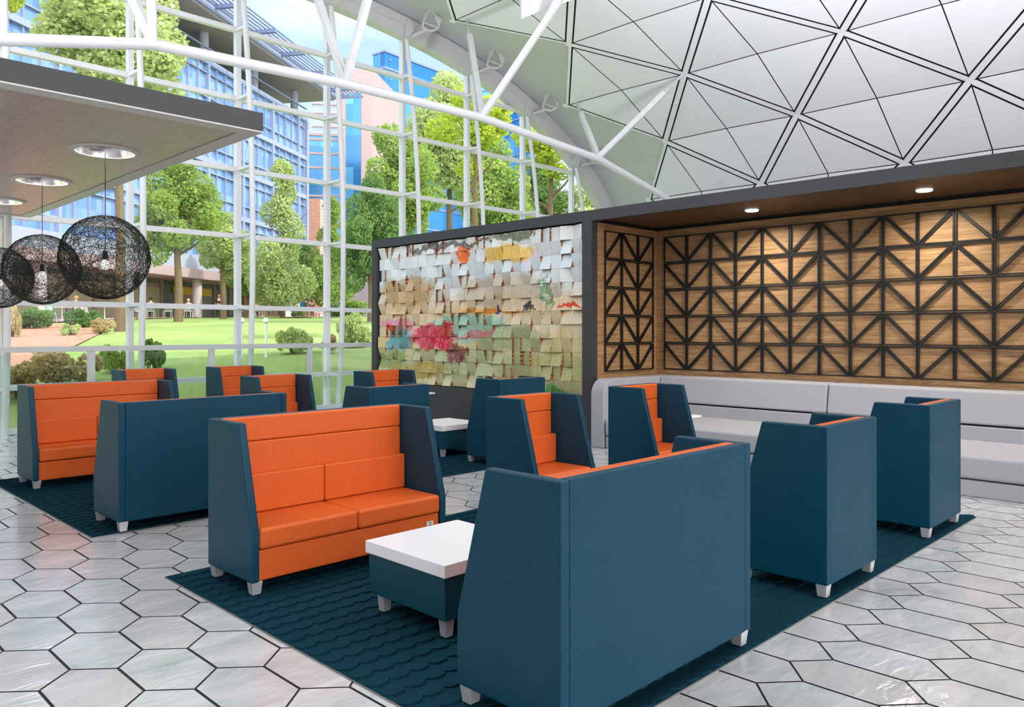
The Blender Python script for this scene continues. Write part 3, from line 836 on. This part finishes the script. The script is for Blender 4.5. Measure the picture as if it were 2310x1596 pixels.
def crown_mesh(key,n,size,blobs,seed):
    g=np.random.default_rng(seed)
    pts=[];
    B=np.array(blobs,float); wgt=(B[:,3]**2); wgt/=wgt.sum()
    idx=g.choice(len(B),n,p=wgt)
    d=g.normal(size=(n,3)); d/=np.linalg.norm(d,axis=1)[:,None]
    rr=B[idx,3]*(g.uniform(.35,1,n)**.45)
    c=B[idx,:3]+d*rr[:,None]*np.array([1,1,.8])
    a=g.normal(size=(n,3)); a/=np.linalg.norm(a,axis=1)[:,None]; a[:,2]*=.6
    b_=np.cross(a,g.normal(size=(n,3))); b_/=np.linalg.norm(b_,axis=1)[:,None]
    s1=size*g.uniform(.7,1.3,n)[:,None]
    v=np.stack([c-a*s1,c-b_*s1*.6,c+a*s1,c+b_*s1*.6],1).reshape(-1,3)
    me=bpy.data.meshes.new(key)
    f=np.arange(n*4).reshape(-1,4)
    me.from_pydata(v.tolist(),[],f.tolist()); return me
def blobset(seed,n,shape):
    g=random.Random(seed); out=[]
    for i in range(n):
        if shape=='cone':
            z=g.random(); r=.55*(1-z)+.08; th=g.random()*6.28; k=r*g.random()**.5*1.1
            out.append((k*math.cos(th),k*math.sin(th),z*2-1,.2+.16*(1-z)))
        elif shape=='flat':
            th=g.random()*6.28;k=g.random()**.5*.75; out.append((k*math.cos(th),k*math.sin(th),g.uniform(-.2,.25),.3))
        else:
            d=Vector((g.gauss(0,1),g.gauss(0,1),g.gauss(0,1))).normalized()*(g.random()**.4)*.72
            out.append((d.x,d.y,d.z,g.uniform(.2,.36)))
    return out
MAPLE=blobset(12,26,'round')
CR={'round':[crown_mesh('crown',17000,.036,blobset(s_,30,'round'),s_) for s_ in (1,2)],
    'cone':[crown_mesh('crown',15000,.036,blobset(5,34,'cone'),5)],
    'flat':[crown_mesh('foliage',2600,.075,blobset(8,14,'flat'),8),crown_mesh('foliage',2600,.075,blobset(9,14,'flat'),9)],
    'maple':[crown_mesh('crown',4200,.05,[(a_,b_,c_,r_*.8) for a_,b_,c_,r_ in MAPLE],12)]}
def crown(kind,i,mat,parent,loc,sc,name='crown'):
    me=CR[kind][i%len(CR[kind])].copy(); me.materials.clear(); me.materials.append(M[mat])
    o=bpy.data.objects.new(name,me); COL.objects.link(o); o.parent=parent; o.location=loc; o.scale=sc; o.rotation_euler=(0,0,rnd.random()*6.28)
    return o
def tree(px,d,ytop,ybot,hw,mat,kind,label,trunk=True,tw=.16,group='trees beyond the window',name='tree'):
    X,Y=at(px,d); z0=gh(X,Y); zt=zat(ytop,d); zb=zat(ybot,d); r=hw*d/1775
    T=empty(name,(X,Y,z0),label=label,cat='tree',group=group)
    zc=(zt+zb)/2; crown(kind,rnd.randint(0,5),mat,T,(0,0,zc-z0),(r,r,(zt-zb)/2))
    b=MB(); H_=zc-z0; b.tube([(0,0,-.3),(.04,0,H_*.3),(-.03,.05,H_*.6),(0,0,H_*1.15)],[tw*1.25,tw,tw*.8,tw*.35],9)
    for k in range(7):
        th=k*2.4; zz=H_*(.62+.07*k); b.tube([(0,0,zz),(r*.3*math.cos(th),r*.3*math.sin(th),zz+r*.2),(r*.6*math.cos(th),r*.6*math.sin(th),zz+r*.5)],[tw*.4,tw*.25,tw*.1],6)
    b.build('trunk',M['bark'],T,smooth=True)
    return T
# ground
b=MB(); gx=[-70+2.5*i for i in range(85)]; gy=[14.62,15.2,16,17,18,19.5]+[21.5+2.5*i for i in range(60)]
idx={}
for i,x in enumerate(gx):
    for j,y in enumerate(gy): idx[i,j]=len(b.v); b.v.append((x,y,gh(x,y)))
for i in range(len(gx)-1):
    for j in range(len(gy)-1): b.f.append((idx[i,j],idx[i+1,j],idx[i+1,j+1],idx[i,j+1])); b.mi.append(0)
o=b.build('lawn',M['lawn'],smooth=True,angle=80); tag(o,kind='structure')
b=MB(); b.poly([(-80,-90,-.3),(150,-90,-.3),(150,14.6,-.3),(-80,14.6,-.3)]); o=b.build('outer_ground',M['pavers']); tag(o,kind='structure')
def drape(name,mat,poly_px,off):
    # conforming patch: list of (px,d) outline rows -> grid
    b=MB(); rows_=[]
    for (pa,da),(pb,db) in poly_px:
        r_=[]
        for i in range(9):
            f=i/8; xa,ya=at(pa,da); xb,yb=at(pb,db); x=xa+(xb-xa)*f; y=ya+(yb-ya)*f
            r_.append(len(b.v)); b.v.append((x,y,gh(x,y)+off))
        rows_.append(r_)
    for a_,c_ in zip(rows_,rows_[1:]):
        for i in range(8): b.f.append((a_[i],a_[i+1],c_[i+1],c_[i])); b.mi.append(0)
    o=b.build(name,M[mat],smooth=True,angle=80); return tag(o,kind='structure')
drape('patio','pavers',[((-260,34),(-100,60)),((-60,37),(20,60)),((150,41),(210,64)),((300,49),(330,66)),((450,60),(470,74)),((560,72),(600,86)),((680,84),(700,100)),((800,84),(800,100))],.05)
drape('mulch_bed','mulch',[((-200,14.5),(-200,36)),((-60,16.),(-60,36)),((60,18),(60,37)),((140,21),(140,38)),((200,26),(210,38)),((245,32),(250,38))],.04)
drape('mulch_ring','mulch',[((640,58),(650,64)),((680,57),(685,64)),((705,58),(705,62))],.06)
# ---------------------------------------------------------------- buildings
def winmat(name,cols,rough=.12,pw=1.3,ph=1.0,metal=.35):
    t=NT(name); o=t.obj(); s_=t.n('ShaderNodeVectorMath',operation='SNAP'); t.l(o,s_.inputs[0]); s_.inputs[1].default_value=(pw,50,ph)
    w_=t.n('ShaderNodeTexWhiteNoise',noise_dimensions='3D'); t.l(s_.outputs[0],w_.inputs[0])
    t.bsdf(t.ramp(w_.outputs[0],[(0,cols[0]),(.5,cols[1]),(1,cols[2])]),rough,metal,spec=.6); M[name]=t.m
winmat('tower_glass',[srgb(104,142,192),srgb(122,160,206),srgb(146,180,218)],.15,1.3,.9)
winmat('azure_glass',[srgb(30,96,150),srgb(50,120,176),srgb(84,148,196)],.15,1.6,4)
winmat('store_glass',[srgb(84,96,84),srgb(120,126,104),srgb(60,74,72)],.15,1.4,9,0)
simple('tower_frame',srgb(140,150,180),.5)
simple('soffit_pink',srgb(150,138,142),.7)
simple('stone_pink',srgb(164,142,142),.8)
simple('stone_gray',srgb(148,154,168),.8)
simple('column_white',srgb(186,172,172),.6)
simple('sunshade_gray',srgb(110,122,158),.5)
simple('mauve_wall',srgb(142,126,138),.8)
simple('sign_yellow',srgb(232,186,50),.6)
simple('curtain',srgb(176,172,146),.9)
t=NT('brick'); bt=t.n('ShaderNodeTexBrick'); t.l(t.map(t.obj(),(1,1,1),(R(90),0,0)),bt.inputs[0]); bt.inputs['Color1'].default_value=srgb(196,138,112); bt.inputs['Color2'].default_value=srgb(180,120,98); bt.inputs['Mortar'].default_value=srgb(210,180,160); bt.inputs['Scale'].default_value=1.3
t.bsdf(bt.outputs[0],.9); M['brick']=t.m
O=Vector((*at(83,45),2.1)); E_=Vector((*at(695,63765/(1500-695.)),2.1)); u=(E_-O); LEN=u.length; u.normalize(); ang=math.atan2(u.y,u.x)
# local: +x receding right, -y toward the lounge? choose sign by camera side
nrm=Vector((-u.y,u.x,0)); side=1 if nrm.dot(Vector((0,0,0))-O)>0 else -1
T=empty('glass_office_building',O,ang,'long blue glass office building with sunshade roof and columned ground floor','building')
S=side  # outward = +S*y
def fb(b,x0,x1,y0,y1,z0,z1): 
    ya,yb=sorted((y0*S,y1*S)); b.box(x0,x1,ya,yb,z0,z1)
XL0=-45.
ZF=[5.3+3.9*k for k in range(5)]
b=MB(); fb(b,XL0,LEN-.1,-18,-.3,5.3,20.6); b.build('glass_wall',M['tower_glass'],T)
b=MB(); 
for z in ZF[:5]:
    fb(b,XL0,LEN,-.3,-.02,z-.28,z+.12); fb(b,XL0,LEN,-.3,-.1,z+1.0,z+1.08); fb(b,XL0,LEN,-.3,-.1,z+2.9,z+2.98)
x=XL0;k=0
while x<LEN+.05:
    wd=.12 if k%4==0 else .03; fb(b,x-wd,x+wd,-.3,.0 if k%4==0 else -.12,5.3,20.6); x+=1.3;k+=1
fb(b,LEN-.3,LEN+.1,-.5,.05,5.3,20.6)
b.build('window_grid',M['tower_frame'],T)
b=MB(); fb(b,XL0,LEN-4,-18,-3,20.6,23.4); b.build('penthouse_glass',M['store_glass'],T)
b=MB(); fb(b,XL0,LEN+2.4,-19,1.8,23.4,23.6); b.build('roof_soffit',M['soffit_pink'],T)
b=MB(); fb(b,XL0,LEN+2.6,-19,2.0,23.6,24.6); b.build('roof',M['tower_frame'],T)
for k in range(9):
    b=MB(); x=LEN-1.2-k*7.8; b.tube([(x,S*-.9,20.6),(x,S*-.9,23.4)],.36,14); b.build('roof_column',M['stone_gray'],T,smooth=True)
b=MB()
for k in range(6): fb(b,XL0,LEN+2.8+.35*k,2.1+.38*k,2.2+.38*k,24.2,24.3)
for k in range(6): fb(b,LEN+2.8+.35*k,LEN+2.9+.35*k,-12,2.1+.38*k,24.2,24.3)
x=LEN+1.
while x>XL0: fb(b,x-.14,x+.14,1.9,4.2,23.9,24.2); x-=5.2
b.build('sunshade',M['sunshade_gray'],T)
# ground floor
b=MB(); fb(b,XL0,LEN,-.3,1.0,3.55,4.2); fb(b,XL0,LEN,-2.6,1.0,3.5,3.56); b.build('pink_band',M['stone_pink'],T)
b=MB(); fb(b,XL0,LEN,-.3,.6,4.2,5.3); b.build('spandrel',M['stone_gray'],T)
b=MB(); fb(b,XL0,LEN-8,-2.9,-2.6,-.2,3.5); b.build('storefront_glass',M['store_glass'],T)
b=MB(); x=XL0; k=0
while x<LEN-8:
    fb(b,x-.09,x+.09,-2.62,-2.5,0,3.5)
    if x<22 and k%2==0:
        fb(b,x+.3,x+2.1,-2.605,-2.59,0,3.2)
    x+=2.4; k+=1
b.build('storefront_frame',M['stone_pink'],T)
b=MB(); x=XL0; 
while x<14: fb(b,x+.2,x+2.2,-2.6,-2.57,.1,2.9); x+=2.4
b.build('curtain',M['curtain'],T)
b=MB(); fb(b,16.5,21.5,-2.58,-2.4,2.5,3.1); b.build('yellow_sign_band',M['sign_yellow'],T)
for k in range(-4,6):
    x=k*8.2 
    if k>0: x=8.2*k-1.0
    if x>LEN-2: continue
    b=MB(); b.tube([(x,S*.2,-.3),(x,S*.2,3.55)],.36,18); b.build('column',M['column_white'],T,smooth=True)
b=MB(); fb(b,LEN-8,LEN,-6,-2.4,-.3,3.5); b.build('brick_wall',M['brick'],T)
def cam_building(name,px0,px1,d,ytop,depth,mat,label,rot=0,bands=None,vert=None,frame='tower_frame'):
    """box whose front face spans two photo columns at a distance; rot turns it"""
    xa,ya=at(px0,d); xb,yb=at(px1,d); W=math.hypot(xb-xa,yb-ya); zt=zat(ytop,d); a_=math.atan2(yb-ya,xb-xa)+R(rot)
    T=empty(name,(xa,ya,2.5),a_,label,'building')
    b=MB(); b.box(0,W,0,depth,-1,zt-2.5); b.build('walls',M[mat],T)
    if bands:
        b=MB(); z=2.
        while z<zt-2.7: b.box(-.12,W+.12,-.12,depth+.1,z,z+.28); z+=bands
        b.box(-.15,W+.15,-.15,depth+.1,zt-2.75,zt-2.45)
        b.build('ledge_bands',M[frame],T)
    if vert:
        b=MB(); x=vert
        while x<W-.1: b.box(x-.06,x+.06,-.08,0,0,zt-2.5); x+=vert
        b.build('mullions',M[frame],T)
    return T,W,zt-2.5
cam_building('striped_glass_tower',668,800,105,300,16,'azure_glass','blue glass tower with thin pink stripes right of the office building',12,bands=1.9,frame='stone_pink')
T,W,H_=cam_building('pink_stone_tower',770,842,100,158,14,'stone_pink','pink stone tower with blue windows rising left of the azure tower',-8)
b=MB(); b.box(.6,2.6,-.05,0,2,H_-3); b.build('window_strip',M['azure_glass'],T)
cam_building('gray_penthouse_block',706,792,140,232,10,'stone_gray','pale gray stepped block behind the striped glass tower',10,bands=2.4,frame='stone_pink')
T,W,H_=cam_building('azure_glass_tower',842,880,122,122,18,'azure_glass','bright azure glass tower with a sharp corner, tallest behind the trees',-38,bands=3.4,vert=1.6,frame='sunshade_gray')
# curved right wing of the azure tower
xa,ya=at(880,116); L0=T.matrix_basis.inverted()@Vector((xa,ya,2.5))
b=MB(); bb=MB(); prev=None
for k in range(15):
    f=k/14; px=877+330*f; d=121+16*math.sin(f*2.6); x,y=at(px,d); q=T.matrix_basis.inverted()@Vector((x,y,2.5)); q2=T.matrix_basis.inverted()@Vector((*at(px,d+14),2.5))
    if prev:
        b.prism([(prev[0].x,prev[0].y,-1),(q.x,q.y,-1),(q2.x,q2.y,-1),(prev[1].x,prev[1].y,-1)],(0,0,H_+.5))
        for z in range(2,int(H_),3):
            bb.bar((prev[0].x,prev[0].y,z),(q.x,q.y,z),.3,.22)
    prev=(q,q2)
b.build('curved_wing',M['azure_glass'],T); bb.build('wing_bands',M['sunshade_gray'],T)
cam_building('brick_stack',696,722,92,448,5,'brick','brick stair tower between the pointed tree and the striped tower')
cam_building('mauve_low_building',770,960,80,560,8,'mauve_wall','low mauve building behind the hedge left of the art wall',0)
T,W,H_=cam_building('purple_brick_building',1180,1330,80,425,10,'mauve_wall','purple brick building glimpsed through leaves at the arch foot',8,bands=3.2)
# ---------------------------------------------------------------- trees
TR=[
(270,31,-120,320,190,'leaf_pale','round','tall pale tree whose straight trunk stands left of the second mullion',.17),
(402,42,330,640,118,'leaf_mid','round','leafy tree with a bare trunk below the canopy corner',.2),
(503,50,470,650,80,'leaf_pale','round','smaller pale tree standing right behind the second mullion pair',.18),
(637,58,375,660,92,'leaf_pale','cone','pointed tree in front of the blue office building',.16),
(748,64,455,665,66,'leaf_mid','cone','slim tree in the gap left of the art wall',.16),
(840,42,380,700,95,'leaf_dark','round','dark tree directly behind the left end of the art wall',.25),
(905,50,250,560,115,'leaf_mid','round','broad green tree in front of the azure tower',.25),
(1015,56,150,520,120,'leaf_pale','round','tall tree whose top reaches the arch',.25),
(1110,40,300,600,110,'leaf_mid','round','green tree above the middle of the art wall',.25),
(1215,46,340,600,105,'leaf_dark','round','darker tree above the right half of the art wall',.25),
(1330,42,390,620,95,'leaf_pale','round','tree filling the last bays at the arch foot',.25),
(690,67,540,700,62,'leaf_dark','round','low dark tree right of the pointed tree',.2),
(560,61,560,700,60,'leaf_mid','round','low round tree behind the patio tables',.2)]
for (px,d,yt,yb,hw,mt,kd,lb,tw) in TR: tree(px,d,yt,yb,hw,mt,kd,lb,tw=tw)
tree(0,21,-230,135,88,'leaf_lime','maple','lime green maple at the top left corner beside the canopy',tw=.16)
tree(1075,27,165,420,120,'leaf_lime','maple','lime maple branches hanging just under the arch, left cluster',tw=.12)
tree(1245,25,250,420,120,'leaf_lime','maple','lime maple branches at the arch foot, right cluster',tw=.12)
# shrubs
def shrub(px,d,hw,h,mat,label,kind=0,yc=0):
    X,Y=at(px,d); r=hw*d/1775; T=empty('shrub',(X,Y,gh(X,Y)),label=label,cat='shrub',group='garden shrubs')
    crown('flat',kind,mat,T,(0,0,h*.45),(r,r*.8,h),'foliage')
    b=MB()
    for k in range(5):
        th=k*1.3; b.tube([(0,0,-.1),(r*.25*math.cos(th),r*.2*math.sin(th),h*.5)],[.02,.01],5)
    b.build('stems',M['bark'],T); return T
for a_ in [(84,33,60,1.0,'leaf_dark','dark green shrub mound at left before the patio tables'),(186,34,46,.9,'leaf_dark','dark green shrub beside the straight tree trunk'),(160,28,26,.5,'leaf_pale','small pale shrub in the reddish mulch'),(226,29,32,.7,'leaf_dry','tan dry shrub below the straight tree trunk'),
 (28,27,24,1.3,'leaf_dry','bare twiggy shrub at the left edge'),(672,60,28,.9,'leaf_pale','small mounded shrub on the lawn crest'),(800,70,44,1.7,'leaf_mid','clipped hedge left of the art wall'),(770,62,40,.9,'leaf_dark','low hedge under the slim tree'),
 (350,17.5,45,.8,'leaf_dark','dark leafy shrub just outside the glass under the handrail'),(255,17.0,50,.7,'leaf_mid','green shrub outside the glass left of the rail post'),(130,15.4,100,.85,'leaf_dry','pinkish tan grass clump outside the glass at left'),(40,14.7,70,.8,'leaf_dry','tan grass clump outside the glass beside the far left settee'),
 (660,21,52,.75,'leaf_pale','pale shrub outside the glass behind the single chairs'),(790,23,60,1.1,'leaf_pale','feathery yellow-green shrub outside the glass at the art wall'),(740,21,30,.6,'leaf_dry','dry brown shrub outside the glass left of the art wall')]:
    shrub(*a_,kind=rnd.randint(0,1))
# lamp posts in the garden
for px,d,lb in ((545,20,'short white garden post outside the glass, left one'),(600,20,'short white garden post outside the glass, right one')):
    X,Y=at(px,d); b=MB(); b.tube([(0,0,-.1),(0,0,.85)],.03,8); b.lathe([(.0,1.0),(.06,.98),(.08,.9),(.04,.85),(0,.85)],(0,0,0),12)
    o=b.build('garden_post',M['lamp_post_paint'],loc=(X,Y,gh(X,Y)),smooth=True); tag(o,lb,'lamp post',group='garden posts')
# ---------------------------------------------------------------- patio furniture and people
def patio_chair():
    T=empty('patio_chair'); m_=M['lamp_post_paint']
    b=MB(); b.box(-.23,.23,-.22,.22,.43,.46); b.build('seat',m_,T,bevel=.01)
    b=MB(); b.tube([(-.22,.22,.45),(-.21,.30,.78),(-.12,.33,.9),(.12,.33,.9),(.21,.30,.78),(.22,.22,.45)],.016,6)
    for k in range(5): x=-.14+.07*k; b.tube([(x,.22,.45),(x,.32,.88)],.009,5)
    b.build('backrest',m_,T,smooth=True)
    for sx_ in (-1,1):
        for sy_ in (-1,1): b=MB(); b.tube([(sx_*.2,sy_*.19,.44),(sx_*.23,sy_*.23,0)],.013,6); b.build('leg',m_,T)
    return T
PC=patio_chair(); first=[True]
CH=[(200,42,.6,'empty, between the tables and the straight trunk'),(305,46,-.5,'empty, left of the second mullion'),(378,50,3.0,'empty, left of the bare trunk'),(716,80,.4,'alone near the lawn, right of the pointed tree'),
(340,50,2.6,'under the person in a green shirt'),(425,56,2.4,'under the person in white between the two trunks'),(540,61,2.9,'under the person in turquoise'),(578,64,2.8,'under the diner in white at the far table'),(606,64.5,2.2,'under the diner in bright blue'),(566,66,3.3,'under the diner in beige'),(112,40,2.4,'under the person in pale green'),(285,45,2.0,'under the person in red'),(172,43.5,3.4,'under the person in pale pink')]
for px,d,rz,lb in CH:
    o=PC if first[0] else copy_tree(PC); first[0]=False
    X,Y=at(px,d); o.location=(X,Y,gh(X,Y)+.05); o.rotation_euler=(0,0,rz); tag(o,'white metal patio chair '+lb,'chair','white patio chairs')
for px,d,lb in ((140,42,'round white patio table farthest left outside'),(236,46,'round white patio table left of the second mullion'),(592,65.5,'round white patio table among the far diners')):
    X,Y=at(px,d); T=empty('patio_table',(X,Y,gh(X,Y)+.05),label=lb,cat='table',group='white patio tables')
    b=MB(); b.lathe([(0,.74),(.5,.74),(.5,.71),(0,.71)],(0,0,0),24); b.build('tabletop',M['lamp_post_paint'],T)
    b=MB(); b.tube([(0,0,0),(0,0,.72)],.03,8); b.lathe([(0,.03),(.25,.02),(.27,0)],(0,0,0),16); b.build('pedestal',M['lamp_post_paint'],T)
simple('skin_light',srgb(222,176,150),.6)
def cloth(r,g,b_):
    k='cloth_%d_%d_%d'%(r,g,b_)
    return M.get(k) or simple(k,srgb(r,g,b_),.85)
def skin_obj(name,verts,edges,radii,mat,parent,root=0):
    me=bpy.data.meshes.new(name); me.from_pydata(verts,edges,[]); me.materials.append(mat)
    o=bpy.data.objects.new(name,me); COL.objects.link(o); o.parent=parent
    md=o.modifiers.new('skin','SKIN'); md.use_smooth_shade=True
    sv=me.skin_vertices[0].data if me.skin_vertices else None
    if sv is None:
        bm_=bpy.context; 
    for i,r_ in enumerate(radii):
        rr=r_ if isinstance(r_,tuple) else (r_,r_)
        me.skin_vertices[0].data[i].radius=rr; me.skin_vertices[0].data[i].use_root=(i==root)
    sd_=o.modifiers.new('sub','SUBSURF'); sd_.levels=1; sd_.render_levels=1
    return o
def ensure_skin(me):
    import bmesh
    bm=bmesh.new(); bm.from_mesh(me); bm.verts.layers.skin.verify(); bm.to_mesh(me); bm.free()
_old=skin_obj
def skin_obj(name,verts,edges,radii,mat,parent,root=0):
    me=bpy.data.meshes.new(name); me.from_pydata(verts,edges,[]); ensure_skin(me); me.materials.append(mat)
    o=bpy.data.objects.new(name,me); COL.objects.link(o); o.parent=parent
    md=o.modifiers.new('skin','SKIN'); md.use_smooth_shade=True
    for i,r_ in enumerate(radii):
        me.skin_vertices[0].data[i].radius=r_ if isinstance(r_,tuple) else (r_,r_)
        me.skin_vertices[0].data[i].use_root=(i==root)
    sd_=o.modifiers.new('sub','SUBSURF'); sd_.levels=1; sd_.render_levels=1
    return o
def person(px,d,rz,pose,shirt,trouser,hair,label):
    X,Y=at(px,d); T=empty('person',(X,Y,gh(X,Y)+.05),rz,label,'person','people on the patio')
    hz=.95 if pose=='stand' else .52
    # pelvis, spine, chest, neck, head
    V=[(0,0,hz),(0,0,hz+.2),(0,.0,hz+.42),(0,-.01,hz+.53),(0,-.02,hz+.60),(0,-.03,hz+.70),(0,-.03,hz+.77)]
    Rr=[(.15,.11),(.13,.10),(.16,.11),(.06,.06),(.065,.07),(.085,.10),(.06,.07)]
    Ed=[(0,1),(1,2),(2,3),(3,4),(4,5),(5,6)]
    for s_ in (-1,1):
        n=len(V)
        if pose=='stand': V+=[(s_*.19,0,hz+.44),(s_*.24,-.02,hz+.16),(s_*.22,-.14,hz-.05),(s_*.21,-.18,hz-.13)]
        else: V+=[(s_*.19,0,hz+.44),(s_*.25,-.08,hz+.2),(s_*.16,-.30,hz+.22),(s_*.13,-.38,hz+.22)]
        Rr+=[.055,.045,.035,.03]; Ed+=[(2,n),(n,n+1),(n+1,n+2),(n+2,n+3)]
        n=len(V)
        if pose=='stand': V+=[(s_*.10,0,hz-.08),(s_*.11,-.02,.5),(s_*.11,.01,.09),(s_*.11,-.12,.04)]
        else: V+=[(s_*.10,-.05,hz),(s_*.13,-.42,.5),(s_*.13,-.40,.09),(s_*.13,-.52,.04)]
        Rr+=[.09,.06,.04,.035]; Ed+=[(0,n),(n,n+1),(n+1,n+2),(n+2,n+3)]
    skin_obj('body',V,Ed,Rr,M['skin_light'],T)
    g=lambda r_,k:tuple(q+k for q in r_) if isinstance(r_,tuple) else (r_+k,r_+k)
    ids=[0,1,2,3]+[7,8]+[15,16]
    mp={v:i for i,v in enumerate(ids)}
    sv=[V[i] for i in ids]; se=[(mp[a_],mp[b_]) for a_,b_ in Ed if a_ in mp and b_ in mp]
    skin_obj('shirt',sv,se,[g(Rr[i],.014) for i in ids],shirt,T)
    ids=[0,11,12,13,19,20,21]; mp={v:i for i,v in enumerate(ids)}
    skin_obj('trousers',[V[i] for i in ids],[(mp[a_],mp[b_]) for a_,b_ in Ed if a_ in mp and b_ in mp],[g(Rr[i],.016) for i in ids],trouser,T)
    b=MB(); hc=Vector((0,.0,hz+.735))
    K=12
    b.lathe([(.0,.115),(.05,.105),(.09,.07),(.108,.01),(.10,-.05),(.085,-.07)],(0,.015,hz+.715),K); b.build('hair',hair,T,smooth=True)
    return T
dk=cloth(40,34,30); bl=cloth(196,160,100)
person(340,50,2.6,'sit',cloth(40,150,110),cloth(60,60,70),dk,'seated person in a green shirt left of the bare trunk')
person(425,56,2.4,'sit',cloth(226,226,226),cloth(80,80,90),bl,'seated person in white between the two patio trunks')
person(494,62,2.7,'stand',cloth(40,40,44),cloth(50,50,56),bl,'standing person in black beside the third trunk')
person(632,66,2.2,'stand',cloth(56,70,108),cloth(50,56,80),dk,'standing person in dark blue by the pointed tree')
person(540,61,2.9,'sit',cloth(70,190,180),cloth(90,90,90),dk,'seated person in turquoise left of the tall mullion')
person(578,64,2.8,'sit',cloth(232,232,232),cloth(70,70,80),bl,'seated diner in white at the far table')
person(606,64.5,2.2,'sit',cloth(60,150,200),cloth(60,60,90),dk,'seated diner in bright blue at the far table')
person(566,66,3.3,'sit',cloth(200,180,170),cloth(70,60,60),dk,'seated diner in beige at the far table')
person(112,40,2.4,'sit',cloth(150,205,190),cloth(120,120,120),dk,'seated person in pale green at the leftmost table')
person(285,45,2.0,'sit',cloth(190,50,60),cloth(40,40,50),dk,'seated person in red right of the straight trunk')
person(704,84,2.5,'stand',cloth(80,60,60),cloth(60,60,60),dk,'standing person in dark clothes near the brick wall')
person(172,43.5,3.4,'sit',cloth(220,190,190),cloth(90,90,90),bl,'seated person in pale pink behind the shrubs')
